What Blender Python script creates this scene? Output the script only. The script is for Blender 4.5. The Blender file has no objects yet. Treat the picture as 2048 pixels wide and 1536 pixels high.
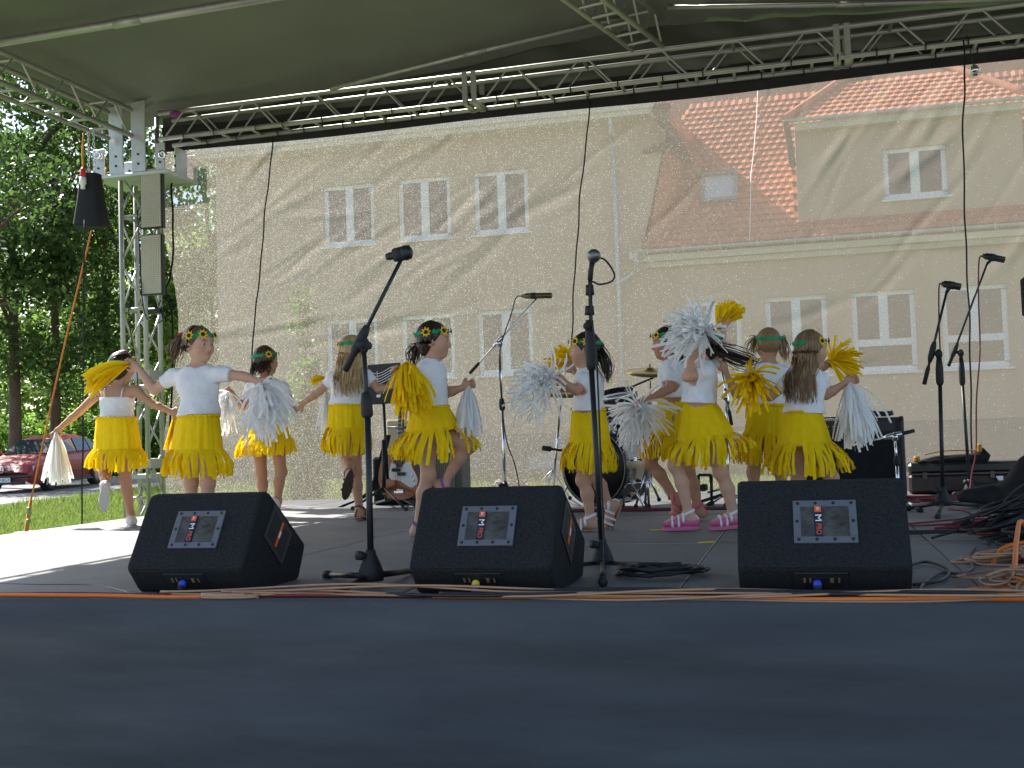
import bpy, bmesh, math, random
import numpy as np
from mathutils import Vector, Matrix
rng = np.random.default_rng(7)
random.seed(7)
scene = bpy.context.scene
COL = scene.collection

# ------------------------------------------------------------------ camera
FPX = 2250.0
YAW, PIT, ROL = math.radians(14.45), math.radians(2.81), math.radians(1.85)
EYE = np.array([0.0, 0.0, 0.55])
_f = np.array([-math.sin(YAW)*math.cos(PIT), math.cos(YAW)*math.cos(PIT), math.sin(PIT)])
R0 = np.array([math.cos(YAW), math.sin(YAW), 0.0])      # image right, level
V0 = np.array([-math.sin(YAW), math.cos(YAW), 0.0])     # view direction, level
_u0 = np.cross(R0, _f)
_r = math.cos(ROL)*R0 - math.sin(ROL)*_u0
_u = math.cos(ROL)*_u0 + math.sin(ROL)*R0
cam_d = bpy.data.cameras.new('camera'); cam = bpy.data.objects.new('camera', cam_d); COL.objects.link(cam)
cam_d.sensor_width = 36.0; cam_d.lens = FPX/2048*36; cam_d.clip_end = 2000; cam_d.clip_start = 0.05
cam.matrix_world = Matrix(((_r[0], _u[0], -_f[0], EYE[0]), (_r[1], _u[1], -_f[1], EYE[1]), (_r[2], _u[2], -_f[2], EYE[2]), (0, 0, 0, 1)))
scene.camera = cam
# ------------------------------------------------------------------ sky, sun, exposure
SUN = Vector((-0.89, 0.50, 1.0)).normalized()           # towards the sun: behind the stage, from the left
world = bpy.data.worlds.new('World'); scene.world = world; world.use_nodes = True
nt = world.node_tree; bg = nt.nodes['Background']
sky = nt.nodes.new('ShaderNodeTexSky'); sky.sky_type = 'NISHITA'; sky.sun_disc = False
sky.sun_elevation = math.asin(SUN.z); sky.sun_rotation = math.atan2(SUN.x, SUN.y)
sky.air_density = 1.0; sky.dust_density = 1.5; sky.ozone_density = 1.0
nt.links.new(sky.outputs[0], bg.inputs[0]); bg.inputs[1].default_value = 0.085
sl = bpy.data.lights.new('sun', 'SUN'); sl.energy = 5.0; sl.angle = math.radians(0.5); sl.color = (1.0, 0.95, 0.87)
so = bpy.data.objects.new('sun', sl); COL.objects.link(so); so.location = SUN*50
so.rotation_euler = SUN.to_track_quat('Z', 'Y').to_euler()
scene.view_settings.view_transform = 'Standard'; scene.view_settings.look = 'None'
scene.view_settings.exposure = 1.80; scene.view_settings.gamma = 1.0; scene.view_settings.use_curve_mapping = False
try:
    scene.cycles.transparent_max_bounces = 12
    scene.cycles.max_bounces = 8
except Exception:
    pass

# ------------------------------------------------------------------ points from the survey of the photograph
def ray(px, py): return _f + _r*((px-1024)/FPX) + _u*((768-py)/FPX)
def at(px, py, Y):
    v = ray(px, py); return EYE + v*(Y/v[1])
def at_x(px, py, X):
    v = ray(px, py); return EYE + v*((X-EYE[0])/v[0])
def floor_at(px, py, Z=0.0):
    v = ray(px, py); return EYE + v*((Z-EYE[2])/v[2])
def pxm(Y, px=1024):                                     # metres per photo pixel at a depth
    v = ray(px, 850); return Y/v[1]/FPX

# ------------------------------------------------------------------ materials
MATS = {}
def mat(name, col, rough=0.6, metal=0.0, spec=0.5, var=0.0, vscale=8.0, bump=0.0, bscale=60.0, island=0.0, transl=0.0, objvar=0.0, coat=0.0, sheen=0.0, stretch=None, vcol=False):
    if name in MATS: return MATS[name]
    m = bpy.data.materials.new(name); m.use_nodes = True; n = m.node_tree; N = n.nodes; L = n.links
    p = N['Principled BSDF']; out = N['Material Output']
    p.inputs['Base Color'].default_value = (*col, 1); p.inputs['Roughness'].default_value = rough
    p.inputs['Metallic'].default_value = metal; p.inputs['Specular IOR Level'].default_value = spec
    p.inputs['Coat Weight'].default_value = coat
    if sheen: p.inputs['Sheen Weight'].default_value = sheen
    tc = N.new('ShaderNodeTexCoord'); vec = tc.outputs['Object']
    if stretch:
        mp = N.new('ShaderNodeMapping'); mp.inputs['Scale'].default_value = stretch; L.new(vec, mp.inputs['Vector']); vec = mp.outputs[0]
    cur = None
    if vcol:
        a = N.new('ShaderNodeAttribute'); a.attribute_name = 'Col'; cur = a.outputs['Color']
    def scale_by(val_socket, amt):
        nonlocal cur
        mr = N.new('ShaderNodeMapRange'); mr.inputs['To Min'].default_value = 1-amt; mr.inputs['To Max'].default_value = 1+amt
        L.new(val_socket, mr.inputs['Value'])
        mx = N.new('ShaderNodeVectorMath'); mx.operation = 'SCALE'
        if cur is None: mx.inputs[0].default_value = col
        else: L.new(cur, mx.inputs[0])
        L.new(mr.outputs[0], mx.inputs['Scale']); cur = mx.outputs[0]
    if var:
        nz = N.new('ShaderNodeTexNoise'); nz.inputs['Scale'].default_value = vscale; nz.inputs['Detail'].default_value = 6
        nz.inputs['Roughness'].default_value = 0.65
        L.new(vec, nz.inputs['Vector']); 
        mr0 = N.new('ShaderNodeMapRange'); mr0.inputs['From Min'].default_value = 0.3; mr0.inputs['From Max'].default_value = 0.7
        L.new(nz.outputs['Fac'], mr0.inputs['Value']); scale_by(mr0.outputs[0], var)
    if island:
        g = N.new('ShaderNodeNewGeometry'); scale_by(g.outputs['Random Per Island'], island)
    if objvar:
        oi = N.new('ShaderNodeObjectInfo'); scale_by(oi.outputs['Random'], objvar)
    if cur is not None: L.new(cur, p.inputs['Base Color'])
    if bump:
        nb = N.new('ShaderNodeTexNoise'); nb.inputs['Scale'].default_value = bscale; nb.inputs['Detail'].default_value = 4
        L.new(vec, nb.inputs['Vector']); b = N.new('ShaderNodeBump'); b.inputs['Strength'].default_value = bump; b.inputs['Distance'].default_value = 0.02
        L.new(nb.outputs['Fac'], b.inputs['Height']); L.new(b.outputs[0], p.inputs['Normal'])
    if transl:
        t = N.new('ShaderNodeBsdfTranslucent'); mx = N.new('ShaderNodeMixShader'); mx.inputs[0].default_value = transl
        if cur is not None: L.new(cur, t.inputs['Color'])
        else: t.inputs['Color'].default_value = (*col, 1)
        L.new(p.outputs[0], mx.inputs[1]); L.new(t.outputs[0], mx.inputs[2]); L.new(mx.outputs[0], out.inputs['Surface'])
    MATS[name] = m; return m

alu = mat('brushed_aluminium', (0.40, 0.39, 0.36), 0.5, 0.75, var=0.12, vscale=5)
black_metal = mat('black_powder_coat', (0.018, 0.018, 0.02), 0.42, 0.2, var=0.15, vscale=20)
chrome = mat('chrome', (0.72, 0.72, 0.74), 0.12, 1.0)
rubber = mat('black_rubber', (0.015, 0.015, 0.016), 0.7)
black_cloth = mat('black_cloth', (0.016, 0.016, 0.018), 0.95, spec=0.2, var=0.25, vscale=30)
carpet = mat('black_speaker_carpet', (0.027, 0.0285, 0.031), 0.95, spec=0.15, var=0.5, vscale=140, bump=0.5, bscale=400)
grey_plastic = mat('grey_plastic', (0.125, 0.135, 0.155), 0.5, var=0.1, vscale=30)
dark_plastic = mat('dark_plastic', (0.02, 0.021, 0.022), 0.45)
white_paint = mat('white_paint', (0.78, 0.79, 0.8), 0.45)
white_print = mat('white_print', (0.85, 0.85, 0.85), 0.6)
orange_print = mat('orange_print', (0.75, 0.13, 0.03), 0.6)
yellow_cloth = mat('yellow_crepe', (0.95, 0.655, 0.012), 0.85, spec=0.08, island=0.08, transl=0.24, var=0.05, vscale=25)
white_cloth = mat('white_jersey', (0.80, 0.785, 0.80), 0.9, spec=0.12, var=0.05, vscale=14, bump=0.35, bscale=26)
white_strip = mat('white_crepe', (0.96, 0.95, 0.94), 0.85, spec=0.08, island=0.05, transl=0.5)
leaf_green = mat('green_felt', (0.015, 0.30, 0.12), 0.9, var=0.2, vscale=60)
felt_yellow = mat('yellow_felt', (0.85, 0.50, 0.015), 0.9)
felt_dark = mat('dark_seed_felt', (0.03, 0.02, 0.015), 0.95)
red_felt = mat('red_felt', (0.6, 0.03, 0.03), 0.8)
pink_rubber = mat('pink_rubber', (0.62, 0.13, 0.25), 0.6)
skin_m = mat('skin', (0.6, 0.4, 0.3), 0.55, spec=0.35, vcol=True, var=0.05, vscale=14)

# ------------------------------------------------------------------ objects
BASE = {}
def tag(o, label=None, cat=None, group=None, kind=None):
    if label: o['label'] = label
    if cat: o['category'] = cat
    if group: o['group'] = group
    if kind: o['kind'] = kind
    return o
def empty(name, loc, label, cat, group=None):
    o = bpy.data.objects.new(name, None); o.empty_display_size = 0.1; COL.objects.link(o); o.location = Vector(loc)
    BASE[o] = Vector(loc); return tag(o, label, cat, group)
def link(name, me, parent=None, off=None):
    o = bpy.data.objects.new(name, me); COL.objects.link(o)
    if parent is not None: o.parent = parent
    b = BASE[parent] if parent is not None else Vector((0, 0, 0))
    BASE[o] = b.copy()
    return o
def np_mesh(name, V, Q, mats, midx=None, smooth=False, off=None, cols=None):
    V = np.asarray(V, np.float32).reshape(-1, 3)
    if off is not None: V = V - np.array(off, np.float32)
    Q = np.asarray(Q, np.int32); k = Q.shape[1]
    me = bpy.data.meshes.new(name)
    me.vertices.add(len(V)); me.vertices.foreach_set('co', V.ravel())
    me.loops.add(Q.size); me.loops.foreach_set('vertex_index', Q.ravel())
    me.polygons.add(len(Q)); me.polygons.foreach_set('loop_start', np.arange(0, Q.size, k, dtype=np.int32))
    for m in (mats if isinstance(mats, (list, tuple)) else [mats]): me.materials.append(m)
    if midx is not None: me.polygons.foreach_set('material_index', np.asarray(midx, np.int32))
    me.update(calc_edges=True)
    if smooth: me.polygons.foreach_set('use_smooth', np.ones(len(Q), bool))
    if cols is not None:
        a = me.color_attributes.new('Col', 'FLOAT_COLOR', 'POINT')
        c = np.ones((len(V), 4), np.float32); c[:, :3] = cols; a.data.foreach_set('color', c.ravel())
    return me
def V3(p): return np.array(p, float)
def nrm(v):
    v = V3(v); return v/max(1e-9, np.linalg.norm(v))
class MB:
    """Collects simple shapes, then links them as one mesh object."""
    def __init__(s): s.v = []; s.f = []; s.m = []; s.mi = 0; s.sm = []; s.smooth = False
    def add(s, vs, fs):
        b = len(s.v); s.v += [tuple(map(float, p)) for p in vs]
        for f in fs: s.f.append([i+b for i in f]); s.m.append(s.mi); s.sm.append(s.smooth)
        return s
    def box(s, c, d, R=None, bev=0.0):
        c = V3(c); d = V3(d)/2
        A = np.eye(3) if R is None else np.array(R)
        if bev > 0:
            vs = []; fs = []
            # chamfered box: 24 vertices
            idx = {}
            for ax in range(3):
                for sg in (-1, 1):
                    for (a, b2) in ((-1, -1), (1, -1), (1, 1), (-1, 1)):
                        q = np.zeros(3); o1, o2 = (ax+1) % 3, (ax+2) % 3
                        q[ax] = sg*d[ax]; q[o1] = a*(d[o1]-bev); q[o2] = b2*(d[o2]-bev)
                        idx[(ax, sg, a, b2)] = len(vs); vs.append(c + A @ q)
            for ax in range(3):
                for sg in (-1, 1):
                    f = [idx[(ax, sg, a, b2)] for (a, b2) in ((-1, -1), (1, -1), (1, 1), (-1, 1))]
                    fs.append(f if sg > 0 else f[::-1])
            for ax in range(3):
                o1, o2 = (ax+1) % 3, (ax+2) % 3
                for s1 in (-1, 1):
                    for s2 in (-1, 1):       # edge along ax between face o1=s1 and o2=s2
                        a_ = [idx[(o1, s1, s2, t)] for t in (-1, 1)]
                        b_ = [idx[(o2, s2, t, s1)] for t in (-1, 1)]
                        f = [a_[0], a_[1], b_[1], b_[0]]
                        fs.append(f if s1*s2 < 0 else f[::-1])
            for sx in (-1, 1):
                for sy in (-1, 1):
                    for sz in (-1, 1):
                        f = [idx[(0, sx, sy, sz)], idx[(1, sy, sz, sx)], idx[(2, sz, sx, sy)]]
                        fs.append(f if sx*sy*sz > 0 else f[::-1])
            return s.add(vs, fs)
        vs = [c + A @ (d*V3((x, y, z))) for x in (-1, 1) for y in (-1, 1) for z in (-1, 1)]
        return s.add(vs, [(0, 1, 3, 2), (4, 6, 7, 5), (0, 4, 5, 1), (2, 3, 7, 6), (0, 2, 6, 4), (1, 5, 7, 3)])
    def tube(s, a, b, r, r2=None, n=8, cap=True):
        return s.path([a, b], [r, r if r2 is None else r2], n, cap)
    def path(s, pts, r, n=6, cap=True, closed=False):
        P = [V3(p) for p in pts]; k = len(P)
        rr = r if hasattr(r, '__len__') else [r]*k
        sm0 = s.smooth; s.smooth = True
        vs = []; fs = []; prev = None
        for i in range(k):
            if closed: t = P[(i+1) % k]-P[i-1]
            else: t = P[min(i+1, k-1)]-P[max(i-1, 0)]
            t = nrm(t)
            if prev is None:
                ref = V3((0, 0, 1)) if abs(t[2]) < 0.9 else V3((1, 0, 0)); x = nrm(np.cross(ref, t))
            else: x = nrm(prev - t*np.dot(prev, t))
            prev = x; y = np.cross(t, x)
            for j in range(n):
                a = 2*math.pi*j/n; vs.append(P[i] + (x*math.cos(a)+y*math.sin(a))*rr[i])
        for i in range(k if closed else k-1):
            for j in range(n):
                a0 = i*n+j; a1 = i*n+(j+1) % n; i2 = (i+1) % k
                fs.append((a0, a1, i2*n+(j+1) % n, i2*n+j))
        s.add(vs, fs); 
        if cap and not closed:
            s.smooth = False; b = len(s.v)-len(vs)
            s.f += [[b+j for j in range(n)][::-1], [b+(k-1)*n+j for j in range(n)]]; s.m += [s.mi]*2; s.sm += [False]*2
        s.smooth = sm0
        return s
    def lathe(s, c, axis, prof, n=16):
        """prof: list of (distance along axis, radius)"""
        t = nrm(axis); ref = V3((0, 0, 1)) if abs(t[2]) < 0.9 else V3((1, 0, 0)); x = nrm(np.cross(ref, t)); y = np.cross(t, x); c = V3(c)
        sm0 = s.smooth; s.smooth = True; vs = []; fs = []
        for (h, r) in prof:
            for j in range(n):
                a = 2*math.pi*j/n; vs.append(c + t*h + (x*math.cos(a)+y*math.sin(a))*max(r, 1e-5))
        for i in range(len(prof)-1):
            for j in range(n): fs.append((i*n+j, i*n+(j+1) % n, (i+1)*n+(j+1) % n, (i+1)*n+j))
        s.add(vs, fs); s.smooth = sm0; return s
    def ball(s, c, rad, n=12, R=None):
        rad = V3(rad) if hasattr(rad, '__len__') else V3((rad,)*3); A = np.eye(3) if R is None else np.array(R)
        vs = []; fs = []; m = n//2; sm0 = s.smooth; s.smooth = True
        for i in range(m+1):
            th = math.pi*i/m
            for j in range(n):
                a = 2*math.pi*j/n
                vs.append(V3(c) + A @ (rad*V3((math.sin(th)*math.cos(a), math.sin(th)*math.sin(a), math.cos(th)))))
        for i in range(m):
            for j in range(n): fs.append((i*n+j, (i+1)*n+j, (i+1)*n+(j+1) % n, i*n+(j+1) % n))
        s.add(vs, fs); s.smooth = sm0; return s
    def prism(s, poly, axis_vec):
        P = [V3(p) for p in poly]; a = V3(axis_vec); k = len(P)
        return s.add(P + [p+a for p in P], [tuple(range(k))[::-1], tuple(range(k, 2*k))] + [(i, (i+1) % k, k+(i+1) % k, k+i) for i in range(k)])
    def mesh(s, name, mats, off=None):
        me = bpy.data.meshes.new(name); v = np.array(s.v)
        if off is not None: v = v - np.array(off)
        me.from_pydata(v.tolist(), [], s.f)
        for m in (mats if isinstance(mats, (list, tuple)) else [mats]): me.materials.append(m)
        me.polygons.foreach_set('material_index', s.m); me.polygons.foreach_set('use_smooth', s.sm)
        me.update(); return me
    def build(s, name, mats, parent=None):
        if parent is not None: return link(name, s.mesh(name, mats, BASE[parent]), parent)
        c = np.array(s.v); base = V3(((c[:, 0].min()+c[:, 0].max())/2, (c[:, 1].min()+c[:, 1].max())/2, c[:, 2].min()))
        o = link(name, s.mesh(name, mats, base)); o.location = Vector(base); BASE[o] = Vector(base); return o
def thing_np(name, V, Q, mats, parent=None, **kw):
    V = np.asarray(V, np.float32).reshape(-1, 3)
    if parent is not None: return link(name, np_mesh(name, V, Q, mats, off=BASE[parent], **kw), parent)
    base = V3(((V[:, 0].min()+V[:, 0].max())/2, (V[:, 1].min()+V[:, 1].max())/2, V[:, 2].min()))
    o = link(name, np_mesh(name, V, Q, mats, off=base, **kw)); o.location = Vector(base); BASE[o] = Vector(base); return o
def place(name, me, loc, parent, rot=None):
    """a piece that shares mesh data; loc in world coordinates"""
    o = bpy.data.objects.new(name, me); COL.objects.link(o); o.parent = parent
    o.location = Vector(loc) - (BASE[parent] if parent is not None else Vector((0, 0, 0)))
    if rot is not None: o.rotation_euler = rot
    BASE[o] = Vector(loc); return o
def tarp_z(x): return 4.50-0.38*abs(x+1.3)/5.55
def under_tarp(px, py, d=0.05):
    v = ray(px, py); best = None
    for Y in np.linspace(5, 10.5, 221):
        p = EYE+v*(Y/v[1]); e = abs(p[2]-(tarp_z(p[0])-d))
        if best is None or e < best[0]: best = (e, p)
    return best[1]
def smooth_path(pts, n=8):
    P = [V3(p) for p in pts]; P = [2*P[0]-P[1]] + P + [2*P[-1]-P[-2]]; out = []
    for i in range(1, len(P)-2):
        a, b, c, d = P[i-1:i+3]
        for j in range(n):
            t = j/n; out.append(0.5*((2*b)+(c-a)*t+(2*a-5*b+4*c-d)*t*t+(3*b-a-3*c+d)*t**3))
    out.append(P[-2]); return out
_font = {}
def text_mesh(txt, size, extr=0.002):
    cu = bpy.data.curves.new('txt', 'FONT'); cu.body = txt; cu.size = size; cu.extrude = extr; cu.align_x = 'CENTER'; cu.align_y = 'CENTER'
    ob = bpy.data.objects.new('txt', cu); COL.objects.link(ob)
    dg = bpy.context.evaluated_depsgraph_get(); me = bpy.data.meshes.new_from_object(ob.evaluated_get(dg))
    bpy.data.objects.remove(ob); bpy.data.curves.remove(cu)
    v = np.empty(len(me.vertices)*3, np.float32); me.vertices.foreach_get('co', v)
    fs = [list(p.vertices) for p in me.polygons]; bpy.data.meshes.remove(me)
    return v.reshape(-1, 3), fs
def add_text(mb, txt, size, o, xa, ya, extr=0.001, sx=1.0):
    v, fs = text_mesh(txt, size, extr); xa = V3(xa); ya = V3(ya); na = np.cross(xa, ya)
    mb.add([V3(o)+xa*p[0]*sx+ya*p[1]+na*p[2] for p in v], fs)

# ------------------------------------------------------------------ signed-distance sculpting (bodies, shirts, hair caps)
class Sculpt:
    def __init__(s): s.p = []
    def cap(s, a, b, ra, rb=None, k=0.02, sub=False):
        a = V3(a); b = V3(b); rb = ra if rb is None else rb; ba = b-a; L2 = max(1e-9, ba@ba)
        def fn(P):
            pa = P-a; t = np.clip((pa@ba)/L2, 0, 1); return np.linalg.norm(pa-t[..., None]*ba, axis=-1)-(ra+(rb-ra)*t)
        r = max(ra, rb); s.p.append((fn, np.minimum(a, b)-r, np.maximum(a, b)+r, k, sub)); return s
    def ell(s, c, rad, R=None, k=0.02, sub=False):
        c = V3(c); rad = V3(rad); A = np.eye(3) if R is None else np.array(R)   # rows of A: local axes in world
        def fn(P):
            q = (P-c)@A.T; k0 = np.linalg.norm(q/rad, axis=-1); k1 = np.linalg.norm(q/(rad*rad), axis=-1)+1e-9
            return k0*(k0-1)/k1
        r = rad.max(); s.p.append((fn, c-r, c+r, k, sub)); return s
    def mesh(s, h=0.006, post=None):
        lo = np.min([p[1] for p in s.p if not p[4]], axis=0)-0.03; hi = np.max([p[2] for p in s.p if not p[4]], axis=0)+0.03
        n = np.ceil((hi-lo)/h).astype(int)+1; F = np.full(n, 0.05, np.float32)
        ax = [lo[i]+h*np.arange(n[i]) for i in range(3)]
        for fn, a, b, k, sub in s.p:
            i0 = np.clip(np.floor((a-0.035-lo)/h).astype(int), 0, n-1); i1 = np.clip(np.ceil((b+0.035-lo)/h).astype(int)+1, 1, n)
            if np.any(i1 <= i0): continue
            sl = tuple(slice(i0[i], i1[i]) for i in range(3))
            P = np.stack(np.meshgrid(*[ax[i][sl[i]] for i in range(3)], indexing='ij'), -1)
            d = fn(P).astype(np.float32); G = F[sl]
            if sub:
                d = -d; hh = np.maximum(k-np.abs(G-d), 0)/k; F[sl] = np.maximum(G, d)+hh*hh*k*0.25
            else:
                hh = np.maximum(k-np.abs(G-d), 0)/k; F[sl] = np.minimum(G, d)-hh*hh*k*0.25
        if post is not None:
            P = np.stack(np.meshgrid(*ax, indexing='ij'), -1); F = post(P, F).astype(np.float32)
        F[0] = F[-1] = 0.05; F[:, 0] = F[:, -1] = 0.05; F[:, :, 0] = F[:, :, -1] = 0.05
        return nets(F, lo, h)
def nets(F, lo, h):
    S = F < 0; nx, ny, nz = F.shape
    cnt = np.zeros((nx-1, ny-1, nz-1), np.int8)
    cor = [(i, j, k) for i in (0, 1) for j in (0, 1) for k in (0, 1)]
    for (i, j, k) in cor: cnt += S[i:nx-1+i, j:ny-1+j, k:nz-1+k]
    I = np.argwhere((cnt > 0) & (cnt < 8)); ids = np.full(cnt.shape, -1, np.int32); ids[tuple(I.T)] = np.arange(len(I))
    acc = np.zeros((len(I), 3)); num = np.zeros(len(I))
    f = {c: F[tuple((I+np.array(c)).T)] for c in cor}
    for a in cor:
        for axx in range(3):
            if a[axx]: continue
            b = list(a); b[axx] = 1; b = tuple(b); fa, fb = f[a], f[b]; m = (fa < 0) != (fb < 0)
            t = np.where(m, fa/np.where(fa == fb, 1, fa-fb), 0); p = np.tile(np.array(a, float), (len(I), 1)); p[:, axx] += t
            acc[m] += p[m]; num += m
    V = lo + h*(I + acc/num[:, None]); Q = []
    for axx in range(3):
        o1, o2 = (axx+1) % 3, (axx+2) % 3
        s0 = [slice(None)]*3; s1 = [slice(None)]*3; s0[axx] = slice(0, -1); s1[axx] = slice(1, None)
        A = S[tuple(s0)]; B = S[tuple(s1)]; E = np.argwhere(A != B)
        E = E[(E[:, o1] > 0) & (E[:, o2] > 0) & (E[:, o1] < F.shape[o1]-1) & (E[:, o2] < F.shape[o2]-1)]
        fl = A[tuple(E.T)]
        def cell(d1, d2):
            c = E.copy(); c[:, o1] += d1; c[:, o2] += d2; return ids[tuple(c.T)]
        q = np.stack([cell(-1, -1), cell(0, -1), cell(0, 0), cell(-1, 0)], 1)
        q[~fl] = q[~fl][:, ::-1]; Q.append(q)
    return V, np.concatenate(Q)
def wob(P, s, seed=0):
    x, y, z = P[..., 0]*s, P[..., 1]*s, P[..., 2]*s
    return (np.sin(x*1.0+1.7*np.sin(y*0.8+seed)+seed)+np.sin(y*1.3+1.3*np.sin(z*1.1+2*seed))+np.sin(z*0.9+1.9*np.sin(x*0.7+seed*3)))/3
def ribbons(paths, width, face=None, wid_end=0.5, n=None):
    """paths: list of (k,3) arrays; flat strips with a width vector; returns V,Q"""
    V = []; Q = []; b = 0
    for i, P in enumerate(paths):
        P = np.asarray(P); k = len(P); w = width[i] if hasattr(width, '__len__') else width
        T = np.gradient(P, axis=0); W = face[i] if face is not None else rng.normal(size=3)
        W = np.cross(T, np.broadcast_to(W, T.shape)); W /= np.linalg.norm(W, axis=1)[:, None]+1e-9
        ww = w*0.5*(1-(1-wid_end)*np.linspace(0, 1, k)**2)
        V.append(np.stack([P-W*ww[:, None], P+W*ww[:, None]], 1).reshape(-1, 3))
        j = np.arange(k-1)*2+b; Q.append(np.stack([j, j+1, j+3, j+2], 1)); b += 2*k
    return np.concatenate(V), np.concatenate(Q)
# =================================================================== SETTING
def gz(y): return -0.5 + 0.14*min(max((y-19)/11.0, 0), 1) - 0.4*min(max((9.5-y)/3.0, 0), 1)
def sheet(name, x0, x1, ys, m, dz=0.0, nx=2, kind='structure'):
    xs = np.linspace(x0, x1, nx); V = [(x, y, gz(y)+dz) for y in ys for x in xs]
    Q = [(j*nx+i, j*nx+i+1, (j+1)*nx+i+1, (j+1)*nx+i) for j in range(len(ys)-1) for i in range(nx-1)]
    o = thing_np(name, V, Q, m); o['kind'] = kind; return o
grass_m = mat('lawn_soil', (0.07, 0.13, 0.028), 0.95, spec=0.1, var=0.5, vscale=0.8, bump=0.6, bscale=30)
asphalt = mat('pale_asphalt', (0.16, 0.155, 0.15), 0.92, var=0.22, vscale=1.3, bump=0.3, bscale=80)
paving = mat('square_paving', (0.20, 0.19, 0.18), 0.9, var=0.2, vscale=2)
sheet('ground', -500, 500, [-400, 0, 6.5, 9.5, 19, 30, 500], grass_m)
sheet('road', -70, -16.6, [19.6, 24, 27, 30, 37], asphalt, 0.004)
sheet('paved_square', -60, 60, [-60, 0, 3.2], paving, 0.004)
red_pave = mat('red_brick_paving', (0.30, 0.085, 0.06), 0.9, var=0.25, vscale=6)
sheet('red_path', -16.4, 30, [27.2, 28.2, 28.7], red_pave, 0.03)
def grass_blades(name, n, x0, x1, y0, y1, m, h=0.07):
    x = rng.uniform(x0, x1, n); y = rng.uniform(y0, y1, n); z = np.array([gz(t) for t in y])
    hh = h*rng.uniform(0.5, 1.4, n); a = rng.uniform(0, 6.28, n); w = 0.012
    lean = rng.normal(size=(n, 2))*0.35*hh[:, None]
    A = np.stack([x-w*np.cos(a), y-w*np.sin(a), z], 1); B = np.stack([x+w*np.cos(a), y+w*np.sin(a), z], 1); C = np.stack([x+lean[:, 0], y+lean[:, 1], z+hh], 1)
    V = np.stack([A, B, C], 1).reshape(-1, 3); Q = np.arange(3*n).reshape(-1, 3)
    o = thing_np(name, V, Q, m); o['kind'] = 'stuff'; return o
blade_m = mat('grass_blade', (0.17, 0.23, 0.055), 0.8, spec=0.2, island=0.35, transl=0.4)
tag(grass_blades('grass', 60000, -16.5, -6.5, 12, 19.6, blade_m), 'short green lawn grass left of the stage', 'grass')
tag(grass_blades('rough_grass', 40000, -16, 7, 20, 27.2, blade_m, 0.13), 'rough grass behind the mesh screen', 'grass')

# ------------------------------------------------------------------- school building (front wall lies at Y = 29)
plaster = mat('beige_render', (0.50, 0.385, 0.285), 0.92, spec=0.2, var=0.17, vscale=0.55, bump=0.3, bscale=30, stretch=(1.6, 1, 0.6))
plinth_m = mat('grey_plinth_render', (0.24, 0.215, 0.185), 0.95, spec=0.2, var=0.15, vscale=2, bump=0.4, bscale=50)
cornice_m = mat('pale_cornice', (0.60, 0.55, 0.44), 0.85, var=0.08)
tile_m = mat('clay_roof_tile', (0.48, 0.18, 0.115), 0.9, spec=0.2, objvar=0.22, var=0.18, vscale=7)
tile_far = mat('clay_roof_tile_mass', (0.48, 0.18, 0.115), 0.9, spec=0.2, island=0.22, var=0.18, vscale=7)
under_m = mat('roof_batten_felt', (0.12, 0.045, 0.03), 0.95)
zinc = mat('zinc_gutter', (0.50, 0.56, 0.60), 0.55, 0.25, var=0.1)
wframe = mat('white_window_frame', (0.80, 0.84, 0.90), 0.5)
glass = mat('window_glass', (0.045, 0.048, 0.046), 0.08, spec=0.6, var=0.5, vscale=0.7)
brownboard = mat('brown_eaves_board', (0.11, 0.075, 0.055), 0.8, var=0.2)
bld = empty('school_building', (-6, 29, -0.4), 'beige school building with red tiled roof seen through the mesh screen', 'building')
wins = []   # (x0, x1, z0, z1, type)
for x0 in (-12.77, -10.55, -8.37):
    wins.append((x0, x0+1.51, 6.07, 7.79, 2)); wins.append((x0, x0+1.51, 2.27, 4.02, 2))
for x0 in (-2.91, -0.81, 1.28, 3.37, 5.46, 7.55): wins.append((x0, x0+1.49, 1.90, 3.91, 3))
def wall_cells(mb, x0, x1, z0, z1, y, holes, dep=0.16):
    xs = sorted({x0, x1} | {v for h in holes for v in h[:2]}); zs = sorted({z0, z1} | {v for h in holes for v in h[2:4]})
    for i in range(len(xs)-1):
        for j in range(len(zs)-1):
            cx, cz = (xs[i]+xs[i+1])/2, (zs[j]+zs[j+1])/2
            if any(h[0] < cx < h[1] and h[2] < cz < h[3] for h in holes): continue
            mb.add([(xs[i], y, zs[j]), (xs[i+1], y, zs[j]), (xs[i+1], y, zs[j+1]), (xs[i], y, zs[j+1])], [(0, 1, 2, 3)])
    for h in holes:
        a, b, c, d = h[:4]
        P = [(a, y, c), (b, y, c), (b, y, d), (a, y, d), (a, y+dep, c), (b, y+dep, c), (b, y+dep, d), (a, y+dep, d)]
        mb.add(P, [(0, 1, 5, 4), (1, 2, 6, 5), (2, 3, 7, 6), (3, 0, 4, 7)])
m = MB()
wall_cells(m, -16.1, -3.82, 0.66, 8.9, 29, [w for w in wins if w[0] < -5])
wall_cells(m, -3.82, 12, 0.66, 5.2, 29, [w for w in wins if w[0] > -5])
m.add([(-3.82, 29, 5.2), (-3.78, 29, 5.7), (-3.2, 29, 8.0), (-2.95, 29, 8.9), (-3.82, 29, 8.9)], [(0, 1, 2, 3, 4)])
m.add([(-3.78, 29, 5.2), (-2.95, 29, 8.9), (-2.95, 36, 8.9), (-3.78, 36, 5.2)], [(0, 1, 2, 3)])
m.add([(-16.1, 29, -0.5), (-16.1, 40, -0.5), (-16.1, 40, 8.9), (-16.1, 29, 8.9)], [(0, 1, 2, 3)])
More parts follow.
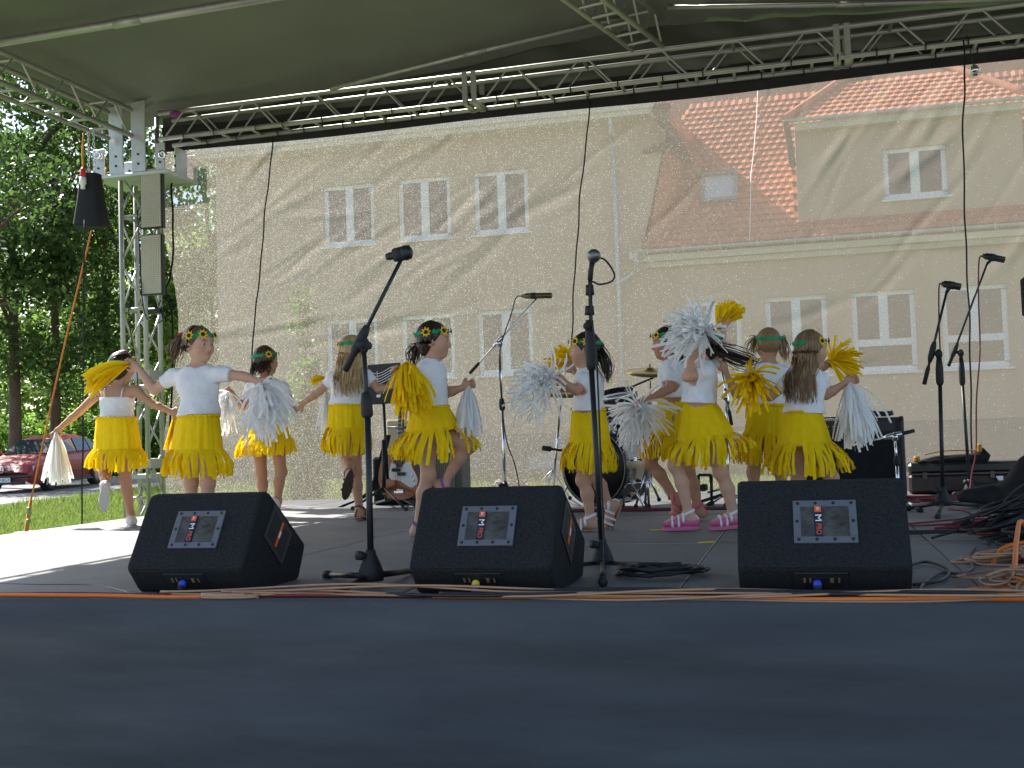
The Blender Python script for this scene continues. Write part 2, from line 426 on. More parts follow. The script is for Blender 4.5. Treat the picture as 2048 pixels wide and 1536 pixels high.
m.add([(12, 29, -0.5), (12, 40, -0.5), (12, 40, 5.2), (12, 29, 5.2)], [(0, 1, 2, 3)])
m.add([(-16.1, 40, -0.5), (12, 40, -0.5), (12, 40, 8.9), (-16.1, 40, 8.9)], [(0, 1, 2, 3)])
m.build('wall', plaster, bld)
m = MB(); wall_cells(m, -16.13, 12.03, -0.6, 0.66, 28.96, [(-7.2, -6.2, -0.25, 0.2), (-14.2, -13.2, -0.25, 0.2)], 0.2); m.box((-2.05, 28.985, 0.665), (28.16, 0.05, 0.03))
m.build('plinth', plinth_m, bld)
m = MB(); m.box((-6.7, 29.14, -0.03), (0.99, 0.03, 0.44)); m.build('basement_window', mat('pale_basement_pane', (0.42, 0.47, 0.52), 0.3), bld)
def window(x0, x1, z0, z1, kind, y=29.0, parent=bld):
    t = 0.075; yw = y+0.12; m = MB()
    w = link('window', bpy.data.meshes.new('window'), parent)
    f = MB()
    f.box(((x0+x1)/2, yw, z0+t), (x1-x0, 0.07, 2*t)); f.box(((x0+x1)/2, yw, z1-t*0.7), (x1-x0, 0.07, 1.4*t))
    f.box((x0+t*0.8, yw, (z0+z1)/2), (1.6*t, 0.07, z1-z0-3.4*t)); f.box((x1-t*0.8, yw, (z0+z1)/2), (1.6*t, 0.07, z1-z0-3.4*t))
    zb = z0+2*t
    if kind == 3:
        zb = z0+0.80; f.box(((x0+x1)/2, yw, zb-0.06), (x1-x0-3.2*t, 0.068, 0.17)); zb += 0.025
    f.box(((x0+x1)/2, yw-0.003, (zb+z1-1.4*t)/2), (0.22, 0.07, z1-1.4*t-zb))
    me = f.mesh('window', wframe, BASE[parent]); old = w.data; w.data = me; bpy.data.meshes.remove(old)
    zz = [(z0+2*t, z0+0.655), (z0+0.825, z1-1.4*t)] if kind == 3 else [(z0+2*t, z1-1.4*t)]
    for k, (a, b) in enumerate(zz):
        spans = [(x0+1.6*t, x1-1.6*t)] if (kind == 3 and k == 0) else [(x0+1.6*t, (x0+x1)/2-0.11), ((x0+x1)/2+0.11, x1-1.6*t)]
        for (c, d) in spans:
            p = MB(); p.box(((c+d)/2, yw+0.01, (a+b)/2), (d-c, 0.02, b-a)); p.build('pane', glass, w)
    s = MB(); s.box(((x0+x1)/2, y+0.02, z0-0.025), (x1-x0+0.16, 0.26, 0.045)); s.build('sill', wframe, w)
for wd in wins: window(*wd)
# roof planes
TH = math.radians(52); RE = V3((0, math.cos(TH), math.sin(TH))); RN = V3((0, -math.sin(TH), math.cos(TH)))
R0P = V3((0, 28.72, 5.32)); DH = math.radians(40); DE = V3((0, math.cos(DH), math.sin(DH))); DN = V3((0, -math.sin(DH), math.cos(DH))); D0P = V3((0, 28.75, 8.30))
m = MB()
m.add([R0P+V3((-3.85, 0, 0)), R0P+V3((12, 0, 0)), R0P+V3((12, 0, 0))+RE*7, R0P+V3((-3.85, 0, 0))+RE*7], [(0, 1, 2, 3)])
dv = lambda x, s: D0P+V3((x, 0, 0))+DE*s-DN*0.03
m.add([dv(-0.12, 0), dv(5.55, 0), dv(3.2, 3.0), dv(2.2, 3.0)], [(0, 1, 2, 3)])
m.add([(-16.4, 28.45, 8.98), (-2.9, 28.45, 8.98), (-3.6, 34, 9.9), (-16.4, 34, 9.9)], [(0, 1, 2, 3)])
m.add([(-16.4, 39, 8.98), (-2.9, 39, 8.98), (-3.6, 34, 9.9), (-16.4, 34, 9.9)], [(0, 1, 2, 3)])
m.add([R0P+V3((-3.85, 0, 0))+RE*7, R0P+V3((12, 0, 0))+RE*7, (12, 40.2, 5.2), (-3.85, 40.2, 5.2)], [(0, 1, 2, 3)])
roof = m.build('roof', under_m, bld)
def tile_mesh():
    m = MB(); w, h = 0.198, 0.275; n = 4; P = []
    for j, (s, zz) in enumerate([(0, 0.046), (h, 0.006)]):
        for i in range(n+1):
            u = i/n-0.5; P.append((u*w, s, zz+0.014*math.cos(u*6.28)))
    for i in range(n+1): u = i/n-0.5; P.append((u*w, 0.0, 0.004+0.010*math.cos(u*6.28)))
    fs = [(i, i+1, n+2+i, n+1+i) for i in range(n)] + [(i, 2*n+2+i, 2*n+3+i, i+1) for i in range(n)]
    m.add(P, fs); return m
tm = tile_mesh(); tile_me = tm.mesh('roof_tile', tile_m); TV = np.array(tm.v)
spots = []
CO = 0.238
for r_ in range(28):
    s = r_*CO; z = R0P[2]+RE[2]*s
    xl = -3.72+max(0, (z-5.5))*0.20
    for c_ in range(80):
        x = -3.9+0.2*c_+(0.1 if r_ % 2 else 0)
        if x < xl or x > 7.5: continue
        if z < 8.2 and x > 0.02 and s > 0.52: continue
        if z > 9.9: continue
        if z > 8.25 and 0.4+ (z-8.3)*0.9 < x < 5.1-(z-8.3)*0.9: continue
        spots.append((x, R0P+RE*s, TH, RE))
for r_ in range(8):
    s = r_*CO
    for c_ in range(32):
        x = -0.15+0.2*c_+(0.1 if r_ % 2 else 0)
        if x < -0.1+s*0.75 or x > 5.55-s*0.75: continue
        spots.append((x, D0P+DE*s, DH, DE))
def spx(sp):
    p = sp[1]+V3((sp[0], 0, 0)); v = p-EYE; z = v@_f; return 1024+FPX*(v@_r)/z, 768-FPX*(v@_u)/z, z
vis = []; rest = []
for sp in spots:
    x, y, z = spx(sp); hem = 205-(x-1300)*0.135
    (vis if (x < 2050 and y > hem) else rest).append((z, sp))
vis.sort(key=lambda t: t[0]); single = [t[1] for t in vis[:300]]; rest = [t[1] for t in vis[300:]]+[t[1] for t in rest]
for (x, p, th, e) in single:
    place('roof_tile', tile_me, p+V3((x, 0, 0)), roof, (th+rng.normal()*0.012, rng.normal()*0.012, rng.normal()*0.01))
m = MB()
for (x, p, th, e) in rest:
    nv = V3((0, -math.sin(th), math.cos(th))); j = rng.normal()*0.003
    m.add([p+V3((x+v[0], 0, 0))+e*v[1]+nv*(v[2]+j) for v in TV], tm.f)
tag(m.build('roof_tiles', tile_far, roof), kind='stuff')
# tile-hung cheek beside the taller block, dormer, eaves, gutters
m = MB(); 
for k in range(13):
    z0, z1 = 5.35+k*0.27, 5.35+k*0.27+0.29; xa = -3.72+(z0-5.5)*0.225; xb = xa+0.42
    m.add([(xa, 28.97-0.02, z0), (xb, 29.25+k*0.2, z0+0.02), (xb+0.06, 29.25+k*0.2, z1), (xa+0.06, 28.99-0.02, z1)], [(0, 1, 2, 3)])
m.build('tile_hung_cheek', tile_far, bld)
m = MB(); dw = [(2.18, 3.66, 6.14, 7.42, 2)]; wall_cells(m, 0.1, 5.4, 5.72, 8.28, 29.02, dw)
m.add([(0.1, 29.02, 5.72), (0.1, 32, 5.72), (0.1, 32, 8.28), (0.1, 29.02, 8.28)], [(0, 1, 2, 3)])
m.add([(5.4, 29.02, 5.72), (5.4, 32, 5.72), (5.4, 32, 8.28), (5.4, 29.02, 8.28)], [(0, 1, 2, 3)])
m.build('dormer_wall', plaster, bld); window(*dw[0], y=29.02)
m = MB(); m.box((2.75, 28.95, 5.55), (5.4, 0.10, 0.42)); m.build('dormer_apron', mat('red_tile_apron', (0.36, 0.11, 0.075), 0.85, var=0.2, vscale=5), bld)
def gutter(x0, x1, y, z):
    g = MB(); n = 8
    P0 = [(x0, y+0.07*math.cos(math.pi*(1+i/n)), z+0.075*math.sin(math.pi*(1+i/n))) for i in range(n+1)]
    V = P0+[(x1, p[1], p[2]) for p in P0]; g.smooth = True
    g.add(V, [(i, i+1, n+2+i, n+1+i) for i in range(n)]); g.smooth = False
    g.add(P0, [tuple(range(n+1))]); g.add([(x1, p[1], p[2]) for p in P0], [tuple(range(n+1))])
    o = g.build('gutter', zinc, bld)
    x = x0+0.4
    while x < x1:
        b = MB(); b.box((x, y-0.078, z-0.04), (0.03, 0.012, 0.15)); b.build('gutter_bracket', zinc, o); x += 0.92
    return o
gutter(-4.08, 12, 28.62, 5.28); gutter(-0.2, 5.62, 28.62, 8.28)
m = MB(); m.box((4.1, 28.86, 5.08), (15.75, 0.26, 0.16)); m.box((4.1, 28.92, 4.92), (15.7, 0.15, 0.14)); m.box((2.75, 28.88, 8.12), (5.3, 0.26, 0.18)); m.build('cornice', cornice_m, bld)
m = MB(); m.box((-9.85, 28.72, 8.83), (13.1, 0.56, 0.14)); m.box((-9.85, 28.41, 9.2), (13.1, 0.06, 0.60)); m.build('soffit', mat('pale_soffit', (0.66, 0.62, 0.52), 0.85), bld)
m = MB(); d_ = nrm((0.70, 0, -1.0)); 
m.prism([(-3.30, 28.38, 9.02), (-3.42, 28.38, 8.80), (-2.82, 28.38, 7.92), (-2.66, 28.38, 8.02)], (0, 2.4, 0)); m.box((-3.52, 28.93, 7.92), (0.42, 0.12, 0.10)); m.box((-3.2, 28.7, 7.93), (0.5, 0.55, 0.06))
m.build('rake_board', brownboard, bld)
m = MB(); m.path(smooth_path([(-0.12, 28.6, 8.25), (-0.05, 28.75, 7.9), (0.0, 29.0, 7.3), (0.05, 29.0, 7.2)], 3), 0.09, 6); m.build('dormer_verge', brownboard, bld)
m = MB(); q = [(-0.13+s*0.74, *(D0P+DE*s+DN*0.06)[1:]) for s in np.linspace(0, 2.6, 9)]; m.path(q, 0.10, 8); q = [(5.56-s*0.74, *(D0P+DE*s+DN*0.06)[1:]) for s in np.linspace(0, 2.6, 9)]; m.path(q, 0.10, 8); m.build('hip_ridge', tile_far, bld)
m = MB(); m.path([(-4.5, 28.5, 8.95), (-4.5, 28.55, 8.6), (-4.5, 28.88, 8.2)], 0.06, 10); m.path([(-4.5, 28.88, 8.22), (-4.5, 28.88, -0.3)], 0.055, 10)
m.path(smooth_path([(-3.98, 28.62, 5.22), (-3.98, 28.66, 4.95), (-4.08, 28.85, 4.75), (-4.46, 28.87, 4.52)], 5), 0.055, 10)
for z in (7.4, 5.6, 3.8, 2.0): m.box((-4.5, 28.93, z), (0.15, 0.14, 0.03))
m.build('downspout', zinc, bld)
m = MB(); m.box((-4.14, 28.95, 5.22), (0.10, 0.08, 0.20)); m.build('alarm_box', white_paint, bld)
def on_roof(px, py, lift=0.0):
    v = ray(px, py); n0 = R0P+RN*lift; return EYE+v*(((n0-EYE)@RN)/(v@RN))
ca, cb = on_roof(1408, 408), on_roof(1470, 352); hx = 0.86; sc = (ca+cb)/2; Rm = np.stack([V3((1, 0, 0)), RE, RN], 1)
sw = MB(); 
for (dx, ds, w_, h_) in ((-0.43, 0, 0.10, 1.16), (0.43, 0, 0.10, 1.16), (0, 0.53, 0.76, 0.10), (0, -0.53, 0.76, 0.10)): sw.box(sc+Rm@V3((dx, ds, 0.08)), (w_, h_, 0.16), Rm)
sk = sw.build('roof_window', mat('grey_flashing', (0.25, 0.26, 0.26), 0.6, 0.3), bld)
p = MB(); p.box(sc+Rm@V3((0, 0, 0.07)), (0.755, 0.955, 0.03), Rm); p.build('pane', mat('skylight_glass', (0.50, 0.55, 0.60), 0.08, spec=0.8), sk)
m = MB(); m.path([on_roof(x, y, 0.07) for x, y in ((1517, 150), (1515, 195), (1513, 240), (1508, 300), (1502, 350), (1501, 395), (1499, 485))], 0.012, 5); m.build('lightning_conductor', white_paint, bld)
# ------------------------------------------------------------------- trees
bark = mat('tree_bark', (0.085, 0.06, 0.042), 0.95, var=0.4, vscale=6, bump=0.8, bscale=18, stretch=(1, 1, 0.2))
def leafmat(name, c, tr): return mat(name, c, 0.5, spec=0.3, island=0.45, transl=tr)
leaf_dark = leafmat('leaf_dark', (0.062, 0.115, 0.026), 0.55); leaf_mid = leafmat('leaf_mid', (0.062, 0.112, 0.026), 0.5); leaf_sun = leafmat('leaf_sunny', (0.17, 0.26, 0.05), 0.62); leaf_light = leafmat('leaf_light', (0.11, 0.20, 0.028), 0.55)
def leaves(C, n, spread, size, up=0.5):
    c = C[rng.integers(0, len(C), n)] + rng.normal(size=(n, 3))*spread*np.array((1, 1, 0.7))
    nn = rng.normal(size=(n, 3))+np.array((0, 0, up)); nn /= np.linalg.norm(nn, axis=1)[:, None]
    t = np.cross(nn, rng.normal(size=(n, 3))); t /= np.linalg.norm(t, axis=1)[:, None]; b = np.cross(nn, t)
    s = (size*rng.uniform(0.6, 1.35, n))[:, None]
    V = np.stack([c-t*s*0.5, c+b*s*0.3+nn*s*0.06, c+t*s*0.55, c-b*s*0.3+nn*s*0.06], 1).reshape(-1, 3)
    return V, np.arange(4*n).reshape(-1, 4)
def tree(name, label, base, H, blobs, ncl, nleaf, size, lm, spread=0.45, tr=0.2, group=None, crown='crown', limbs=14):
    base = V3(base); t = empty(name, base, label, 'tree' if 'tree' in name else 'bush', group)
    C = []
    w = np.array([b[1][0]*b[1][1]*b[1][2] for b in blobs]); w = w/w.sum()
    for i in range(ncl):
        c, r_ = blobs[rng.choice(len(blobs), p=w)]
        d = rng.normal(size=3); d /= np.linalg.norm(d); C.append(base+V3(c)+d*V3(r_)*rng.uniform(0.35, 1)**0.6)
    C = np.array(C); V, Q = leaves(C, nleaf, spread, size)
    thing_np(crown, V, Q, lm, t)
    m = MB(); top = H*0.75; k = 7; ph = rng.uniform(0, 6)
    m.path([base+V3((math.sin(ph+i)*0.12*i/k*tr*4, math.cos(ph+i*1.3)*0.12*i/k*tr*4, top*i/k-0.05)) for i in range(k+1)], [tr*(1-0.8*i/k)*(1.25 if i == 0 else 1) for i in range(k+1)], 9)
    for i in range(limbs):
        c = C[rng.integers(0, len(C))]; z = base[2]+max(0.25*H, min(top*0.9, (c[2]-base[2])*0.75)); a = V3((base[0], base[1], z)); mid = (a+c)/2+V3((0, 0, 0.1*np.linalg.norm(c-a)))
        m.path(smooth_path([a, mid, c], 3), list(np.linspace(tr*0.4, tr*0.08, 7)), 5)
    m.build('trunk', bark, t); return t
def gp(px, Y): p = at(px, 900, Y); return (p[0], Y, gz(Y))
g1 = 'tall trees across the road'
tree('broadleaf_tree', 'tall dark broadleaf tree with bare brown trunk at far left', gp(30, 36), 17, [((0, 0, 9), (3.8, 3, 3.6)), ((0.6, 0, 13.5), (4, 3, 3.5)), ((-2.5, -1, 6.5), (2.2, 2, 2.2))], 120, 11500, 0.24, leaf_dark, tr=0.26, group=g1)
tree('broadleaf_tree', 'dark leafy tree behind the red car', gp(112, 37.5), 16, [((0, 0, 7.5), (3.4, 3, 3.8)), ((0, 0, 12.5), (3.5, 3, 3.5)), ((0.5, -1, 4), (2, 1.5, 1.4))], 110, 11500, 0.24, leaf_dark, tr=0.24, group=g1)
tree('broadleaf_tree', 'green tree filling the gap beside the truss tower', gp(215, 43), 17, [((0, 0, 8), (3.2, 3, 4.5)), ((0, 0, 13), (3.8, 3, 3.6))], 110, 10000, 0.26, leaf_mid, tr=0.22, group=g1)
tree('broadleaf_tree', 'sunny yellow-green tree between the tower and the building', gp(330, 48), 15, [((0, 0, 5.5), (4, 3, 4.5)), ((0, 0, 11), (3.6, 3, 3.6))], 80, 7000, 0.27, leaf_sun, tr=0.2, group=g1)
tree('broadleaf_tree', 'leafy tree half hidden by the left end of the building', gp(430, 44), 14, [((0, 0, 6), (3.2, 3, 4)), ((-0.5, 0, 10.8), (3.6, 3, 3.8))], 95, 8500, 0.26, leaf_sun, tr=0.2, group=g1)
tree('hanging_branch_tree', 'pale green tree with low drooping branches at the left edge', gp(-60, 29), 13, [((-0.5, 0, 7.8), (2.8, 2.4, 1.3)), ((0.8, 0, 9.2), (2.6, 2, 1.5)), ((2.0, 0, 5.4), (1.1, 1.2, 0.5))], 50, 4200, 0.2, leaf_mid, tr=0.22)
C = []
for i in range(260):
    px = rng.uniform(-80, 480); Y = rng.uniform(52, 66); p = at(px, 900, Y); C.append((p[0], Y, gz(Y)+rng.uniform(0.3, 13.5)))
V, Q = leaves(np.array(C), 27000, 1.1, 0.42); tag(thing_np('far_wood', V, Q, leaf_sun), 'mass of sunlit woodland far behind the road', 'woodland', kind='stuff')
C = []
for i in range(150):
    px = rng.uniform(-60, 420); Y = rng.uniform(37.5, 40); p = at(px, 900, Y); C.append((p[0], Y, gz(Y)+rng.uniform(0.15, 2.2)))
V, Q = leaves(np.array(C), 15000, 0.35, 0.2); tag(thing_np('undergrowth', V, Q, leaf_light), 'bright leafy undergrowth along the far side of the road', 'undergrowth', kind='stuff')
tree('young_tree', 'thin young tree growing behind the mesh screen', gp(612, 17), 4.3, [((0, 0, 0.9), (0.42, 0.4, 0.9)), ((0, 0, 2.0), (0.28, 0.26, 0.7)), ((0, 0, 3.0), (0.15, 0.15, 0.7))], 130, 7000, 0.09, leaf_light, spread=0.09, tr=0.03, limbs=24)

# ------------------------------------------------------------------- red car (built around its own axes)
red_paint = mat('red_car_paint', (0.30, 0.022, 0.022), 0.42, spec=0.45, coat=0.25, var=0.06, vscale=3)
cglass = mat('car_glass', (0.03, 0.035, 0.04), 0.04, spec=0.9)
lampglass = mat('headlamp_glass', (0.62, 0.66, 0.68), 0.12, spec=0.8)
tyre_m = mat('tyre_rubber', (0.02, 0.02, 0.021), 0.85); rim_m = mat('wheel_trim', (0.48, 0.47, 0.44), 0.4, 0.4)
def car():
    fw = at(96, 985, 25.8); fw[2] = gz(25.8); rw = fw+V3((-0.45, 2.66, 0.07)); F = nrm((fw-rw)*V3((1, 1, 1))); Lf = nrm(np.cross((0, 0, 1), F)); U = np.cross(F, Lf)
    mid = (fw+rw)/2-Lf*0.75; W = lambda x, y, z: mid+F*x+Lf*y+U*z
    t = empty('parked_car', mid, 'dark red saloon car parked under the trees at the left', 'car')
    xs = [2.28, 2.22, 2.05, 1.6, 1.0, 0.78, 0.25, -0.1, -0.7, -1.2, -1.75, -2.05, -2.3, -2.36]
    belt = [0.52, 0.70, 0.74, 0.84, 0.92, 0.94, 0.95, 0.96, 0.97, 0.98, 0.99, 0.98, 0.94, 0.6]
    hw = [0.72, 0.80, 0.84, 0.87, 0.87, 0.87, 0.87, 0.87, 0.87, 0.87, 0.86, 0.84, 0.80, 0.74]
    low = [0.30, 0.24, 0.22, 0.22, 0.22, 0.22, 0.22, 0.22, 0.22, 0.22, 0.22, 0.25, 0.3, 0.34]
    b = MB(); b.smooth = True; ring = []; V = []
    for x, z, h, l in zip(xs, belt, hw, low):
        sec = [(-h*0.93, l), (-h, (l+z)*0.42), (-h*0.99, (l+z)*0.62), (-h*0.93, z), (-h*0.6, z+0.035), (0, z+0.05), (h*0.6, z+0.035), (h*0.93, z), (h*0.99, (l+z)*0.62), (h, (l+z)*0.42), (h*0.93, l)]
        V += [W(x, y, zz) for y, zz in sec]
    n = 11; fs = [(i*n+j, i*n+j+1, (i+1)*n+j+1, (i+1)*n+j) for i in range(len(xs)-1) for j in range(n-1)]
    fs += [tuple(range(n)), tuple(range((len(xs)-1)*n, len(xs)*n))[::-1]]
    b.add(V, fs)
    # cabin
    cab = [(0.95, 0.93, 0.80, 0.93, 0.80), (0.30, 0.95, 0.80, 1.36, 0.60), (-0.1, 0.96, 0.80, 1.44, 0.60), (-0.7, 0.97, 0.80, 1.45, 0.60), (-1.25, 0.98, 0.80, 1.37, 0.60), (-1.95, 1.0, 0.76, 1.01, 0.70)]
    V = []
    for (x, zb, hb, zt, ht) in cab:
        V += [W(x, -hb, zb), W(x, -ht-0.02, zt-0.05), W(x, -ht*0.8, zt), W(x, 0, zt+0.025), W(x, ht*0.8, zt), W(x, ht+0.02, zt-0.05), W(x, hb, zb)]
    n = 7; b.add(V, [(i*n+j, i*n+j+1, (i+1)*n+j+1, (i+1)*n+j) for i in range(len(cab)-1) for j in range(n-1)])
    b.build('body', red_paint, t)
    def patch(name, pts, m, lift=0.012):
        P = [W(*q) for q in pts]; nn = nrm(np.cross(P[1]-P[0], P[2]-P[0])); c = sum(P)/len(P)
        if nn@(c-W(0, 0, 0.7)) < 0: nn = -nn
        k = MB(); k.prism([p+nn*lift for p in P], -nn*0.03); return k.build(name, m, t)
    patch('windscreen', [(0.90, -0.70, 0.965), (0.90, 0.70, 0.965), (0.36, 0.56, 1.33), (0.36, -0.56, 1.33)], cglass, 0.03)
    patch('side_window', [(0.62, 0.815, 0.985), (-0.12, 0.815, 0.995), (-0.12, 0.655, 1.355), (0.25, 0.655, 1.30)], cglass)
    patch('side_window', [(-0.2, 0.815, 0.995), (-0.95, 0.815, 1.0), (-0.9, 0.655, 1.36), (-0.2, 0.655, 1.36)], cglass)
    patch('side_window', [(-1.02, 0.815, 1.0), (-1.5, 0.80, 1.02), (-1.2, 0.67, 1.30), (-0.98, 0.655, 1.34)], cglass)
    for s in (-1, 1):
        patch('headlight', [(2.235, s*0.36, 0.56), (2.235, s*0.38, 0.685), (2.10, s*0.80, 0.70), (2.16, s*0.80, 0.58)], lampglass, 0.03)
        k = MB(); k.ball(W(0.70, s*0.93, 0.99), (0.09, 0.11, 0.075)); k.build('door_mirror', red_paint, t)
    g = MB()
    for i in range(4): g.box(W(2.26, 0, 0.565+0.035*i), (0.05, 0.66, 0.012), np.stack([F, Lf, U], 1))
    g.build('grille', grey_plastic, t)
    g = MB(); Rc = np.stack([F, Lf, U], 1); g.box(W(2.27, 0, 0.44), (0.09, 1.56, 0.07), Rc, 0.02); g.box(W(2.24, 0, 0.29), (0.09, 1.2, 0.11), Rc, 0.02); g.box(W(-0.05, 0.88, 0.47), (2.0, 0.025, 0.045), Rc); g.box(W(-0.1, 0.84, 0.25), (2.0, 0.06, 0.12), Rc); g.build('trim', dark_plastic, t)
    e = MB(); e.path([W(2.30, 0.075*math.cos(a), 0.62+0.075*math.sin(a)) for a in np.linspace(0, 6.28, 17)[:-1]], 0.008, 5, closed=True); e.path([W(2.3, 0.04, 0.68), W(2.3, 0.0, 0.63), W(2.3, -0.04, 0.68)], 0.006, 4); e.path([W(2.3, 0.062, 0.64), W(2.3, 0.03, 0.56), W(2.3, 0.0, 0.61), W(2.3, -0.03, 0.56), W(2.3, -0.062, 0.64)], 0.006, 4); e.build('emblem', chrome, t)
    pl = MB(); pl.box(W(2.33, 0.0, 0.36), (0.015, 0.52, 0.115), Rc); p_ = pl.build('number_plate', white_paint, t)
    k = MB(); add_text(k, '1BGY', 0.115, W(2.34, 0.12, 0.36), Lf, U, 0.001); k.build('lettering', black_metal, p_)
    for (x, s) in ((1.35, 1), (1.35, -1), (-1.33, 1), (-1.33, -1)):
        ax = Lf*s; w = MB(); w.lathe(W(x, s*0.66, 0.31), ax, [(0, 0.2), (0, 0.30), (0.02, 0.315), (0.19, 0.315), (0.215, 0.295), (0.215, 0.21), (0.19, 0.20)], 24); wh = w.build('wheel', tyre_m, t)
        r_ = MB(); r_.lathe(W(x, s*0.66, 0.31), ax, [(0.19, 0.21), (0.212, 0.205), (0.205, 0.12), (0.225, 0.06), (0.225, 0.0)], 24); r_.build('rim', rim_m, wh)
        h = MB()
        for i in range(10):
            a = i*0.628; h.lathe(W(x, s*0.866, 0.31)+F*0.155*math.cos(a)+U*0.155*math.sin(a), ax, [(0, 0.0), (0.0085, 0.0), (0.0085, 0.017), (0, 0.017)], 8)
        h.build('vent_holes', dark_plastic, wh)
        a_ = MB(); P = [W(x+0.36*math.cos(q), s*0.872, 0.31+0.36*math.sin(q)) for q in np.linspace(-0.2, math.pi+0.2, 14)]; a_.path(P, 0.03, 5); a_.build('wheel_arch', dark_plastic, t)
    return t
car()
# =================================================================== STAGE
deck_m = mat('phenolic_stage_deck', (0.162, 0.165, 0.171), 0.58, spec=0.4, var=0.22, vscale=1.6, objvar=0.10, bump=0.25, bscale=160)
edge_m = mat('aluminium_edge', (0.40, 0.40, 0.40), 0.45, 0.7)
stage = empty('stage_platform', (0.4, 7.1, -0.5), 'dark open-air stage platform of square deck panels with cables along its front', 'stage')
PX, PY = 1.0, 2.0
pm = MB(); pm.box((0, 0, -0.03), (PX-0.006, PY-0.006, 0.06), None, 0.002); pme = pm.mesh('deck_panel', deck_m)
fm = MB()
for s in (-1, 1): fm.box((s*(PX/2-0.006), 0, -0.032), (0.006, PY-0.004, 0.061)); fm.box((0, s*(PY/2-0.006), -0.032), (PX-0.016, 0.006, 0.061))
fme = fm.mesh('panel_rim', edge_m)
xs_ = [-4.95+i*PX for i in range(12)]
for x in xs_:
    for k, y in enumerate((4.73, 6.73, 8.73)):
        o = place('deck_panel', pme, (x, y, rng.normal()*0.0012), stage); place('panel_rim', fme, (x, y, 0.0005), o)
pm2 = MB(); pm2.box((0, 0, -0.03), (PX-0.006, 0.88, 0.06), None, 0.002); pme2 = pm2.mesh('deck_panel', deck_m)
for x in xs_: place('deck_panel', pme2, (x, 10.176, rng.normal()*0.001), stage)
m = MB(); m.box((0.55, 7.15, -0.14), (11.9, 6.8, 0.14)); m.build('understructure', alu, stage)
tape_m = mat('yellow_floor_tape', (0.75, 0.55, 0.05), 0.7)
for (a, b, c, d) in ((1300, 1061, 1330, 1060), (1398, 1086, 1430, 1084), (845, 1075, 858, 1071), (1390, 1058, 1404, 1058)):
    p, q = floor_at(a, b), floor_at(c, d); t_ = MB(); u = nrm(q-p); w = V3((-u[1], u[0], 0))*0.018; z = V3((0, 0, 0.004))
    t_.prism([p-w, q-w, q+w, p+w], z); t_.build('tape_mark', tape_m, stage)
# front cloth with soft horizontal folds
skirt_m = mat('black_stage_cloth', (0.068, 0.075, 0.084), 0.94, spec=0.2, var=0.28, vscale=1.6, sheen=0.1, stretch=(0.45, 1, 3.2), bump=0.15, bscale=220)
nx, nz_ = 150, 72; X = np.linspace(-5.4, 6.6, nx); Z = np.concatenate([[0.004, 0.0045], np.linspace(0.0, -0.88, nz_-2)])
V = np.zeros((nz_, nx, 3))
for j, z in enumerate(Z):
    y = np.full(nx, 3.68); zz = np.full(nx, z)
    if j == 0: y += 0.09
    else:
        dpt = -z; amp = min(1, dpt/0.08)
        y = 3.675 + amp*(0.004*np.sin(z*34+0.9*np.sin(X*0.9)+X*0.15)*np.sin(X*0.8+z*3)+0.010*np.sin(z*17+0.8*np.sin(X*0.5+1)+X*0.1)+0.008*np.sin(X*2.1+z*9+1.3*np.sin(X*0.7))) - 0.02*amp
    V[j] = np.stack([X, y, zz + (0.004*np.sin(X*1.1) if j > 3 else 0)], 1)
Q = [(j*nx+i, j*nx+i+1, (j+1)*nx+i+1, (j+1)*nx+i) for j in range(nz_-1) for i in range(nx-1)]
tag(thing_np('stage_skirt', V.reshape(-1, 3), Q, skirt_m, smooth=True), 'black cloth hanging down the front of the stage', 'cloth')
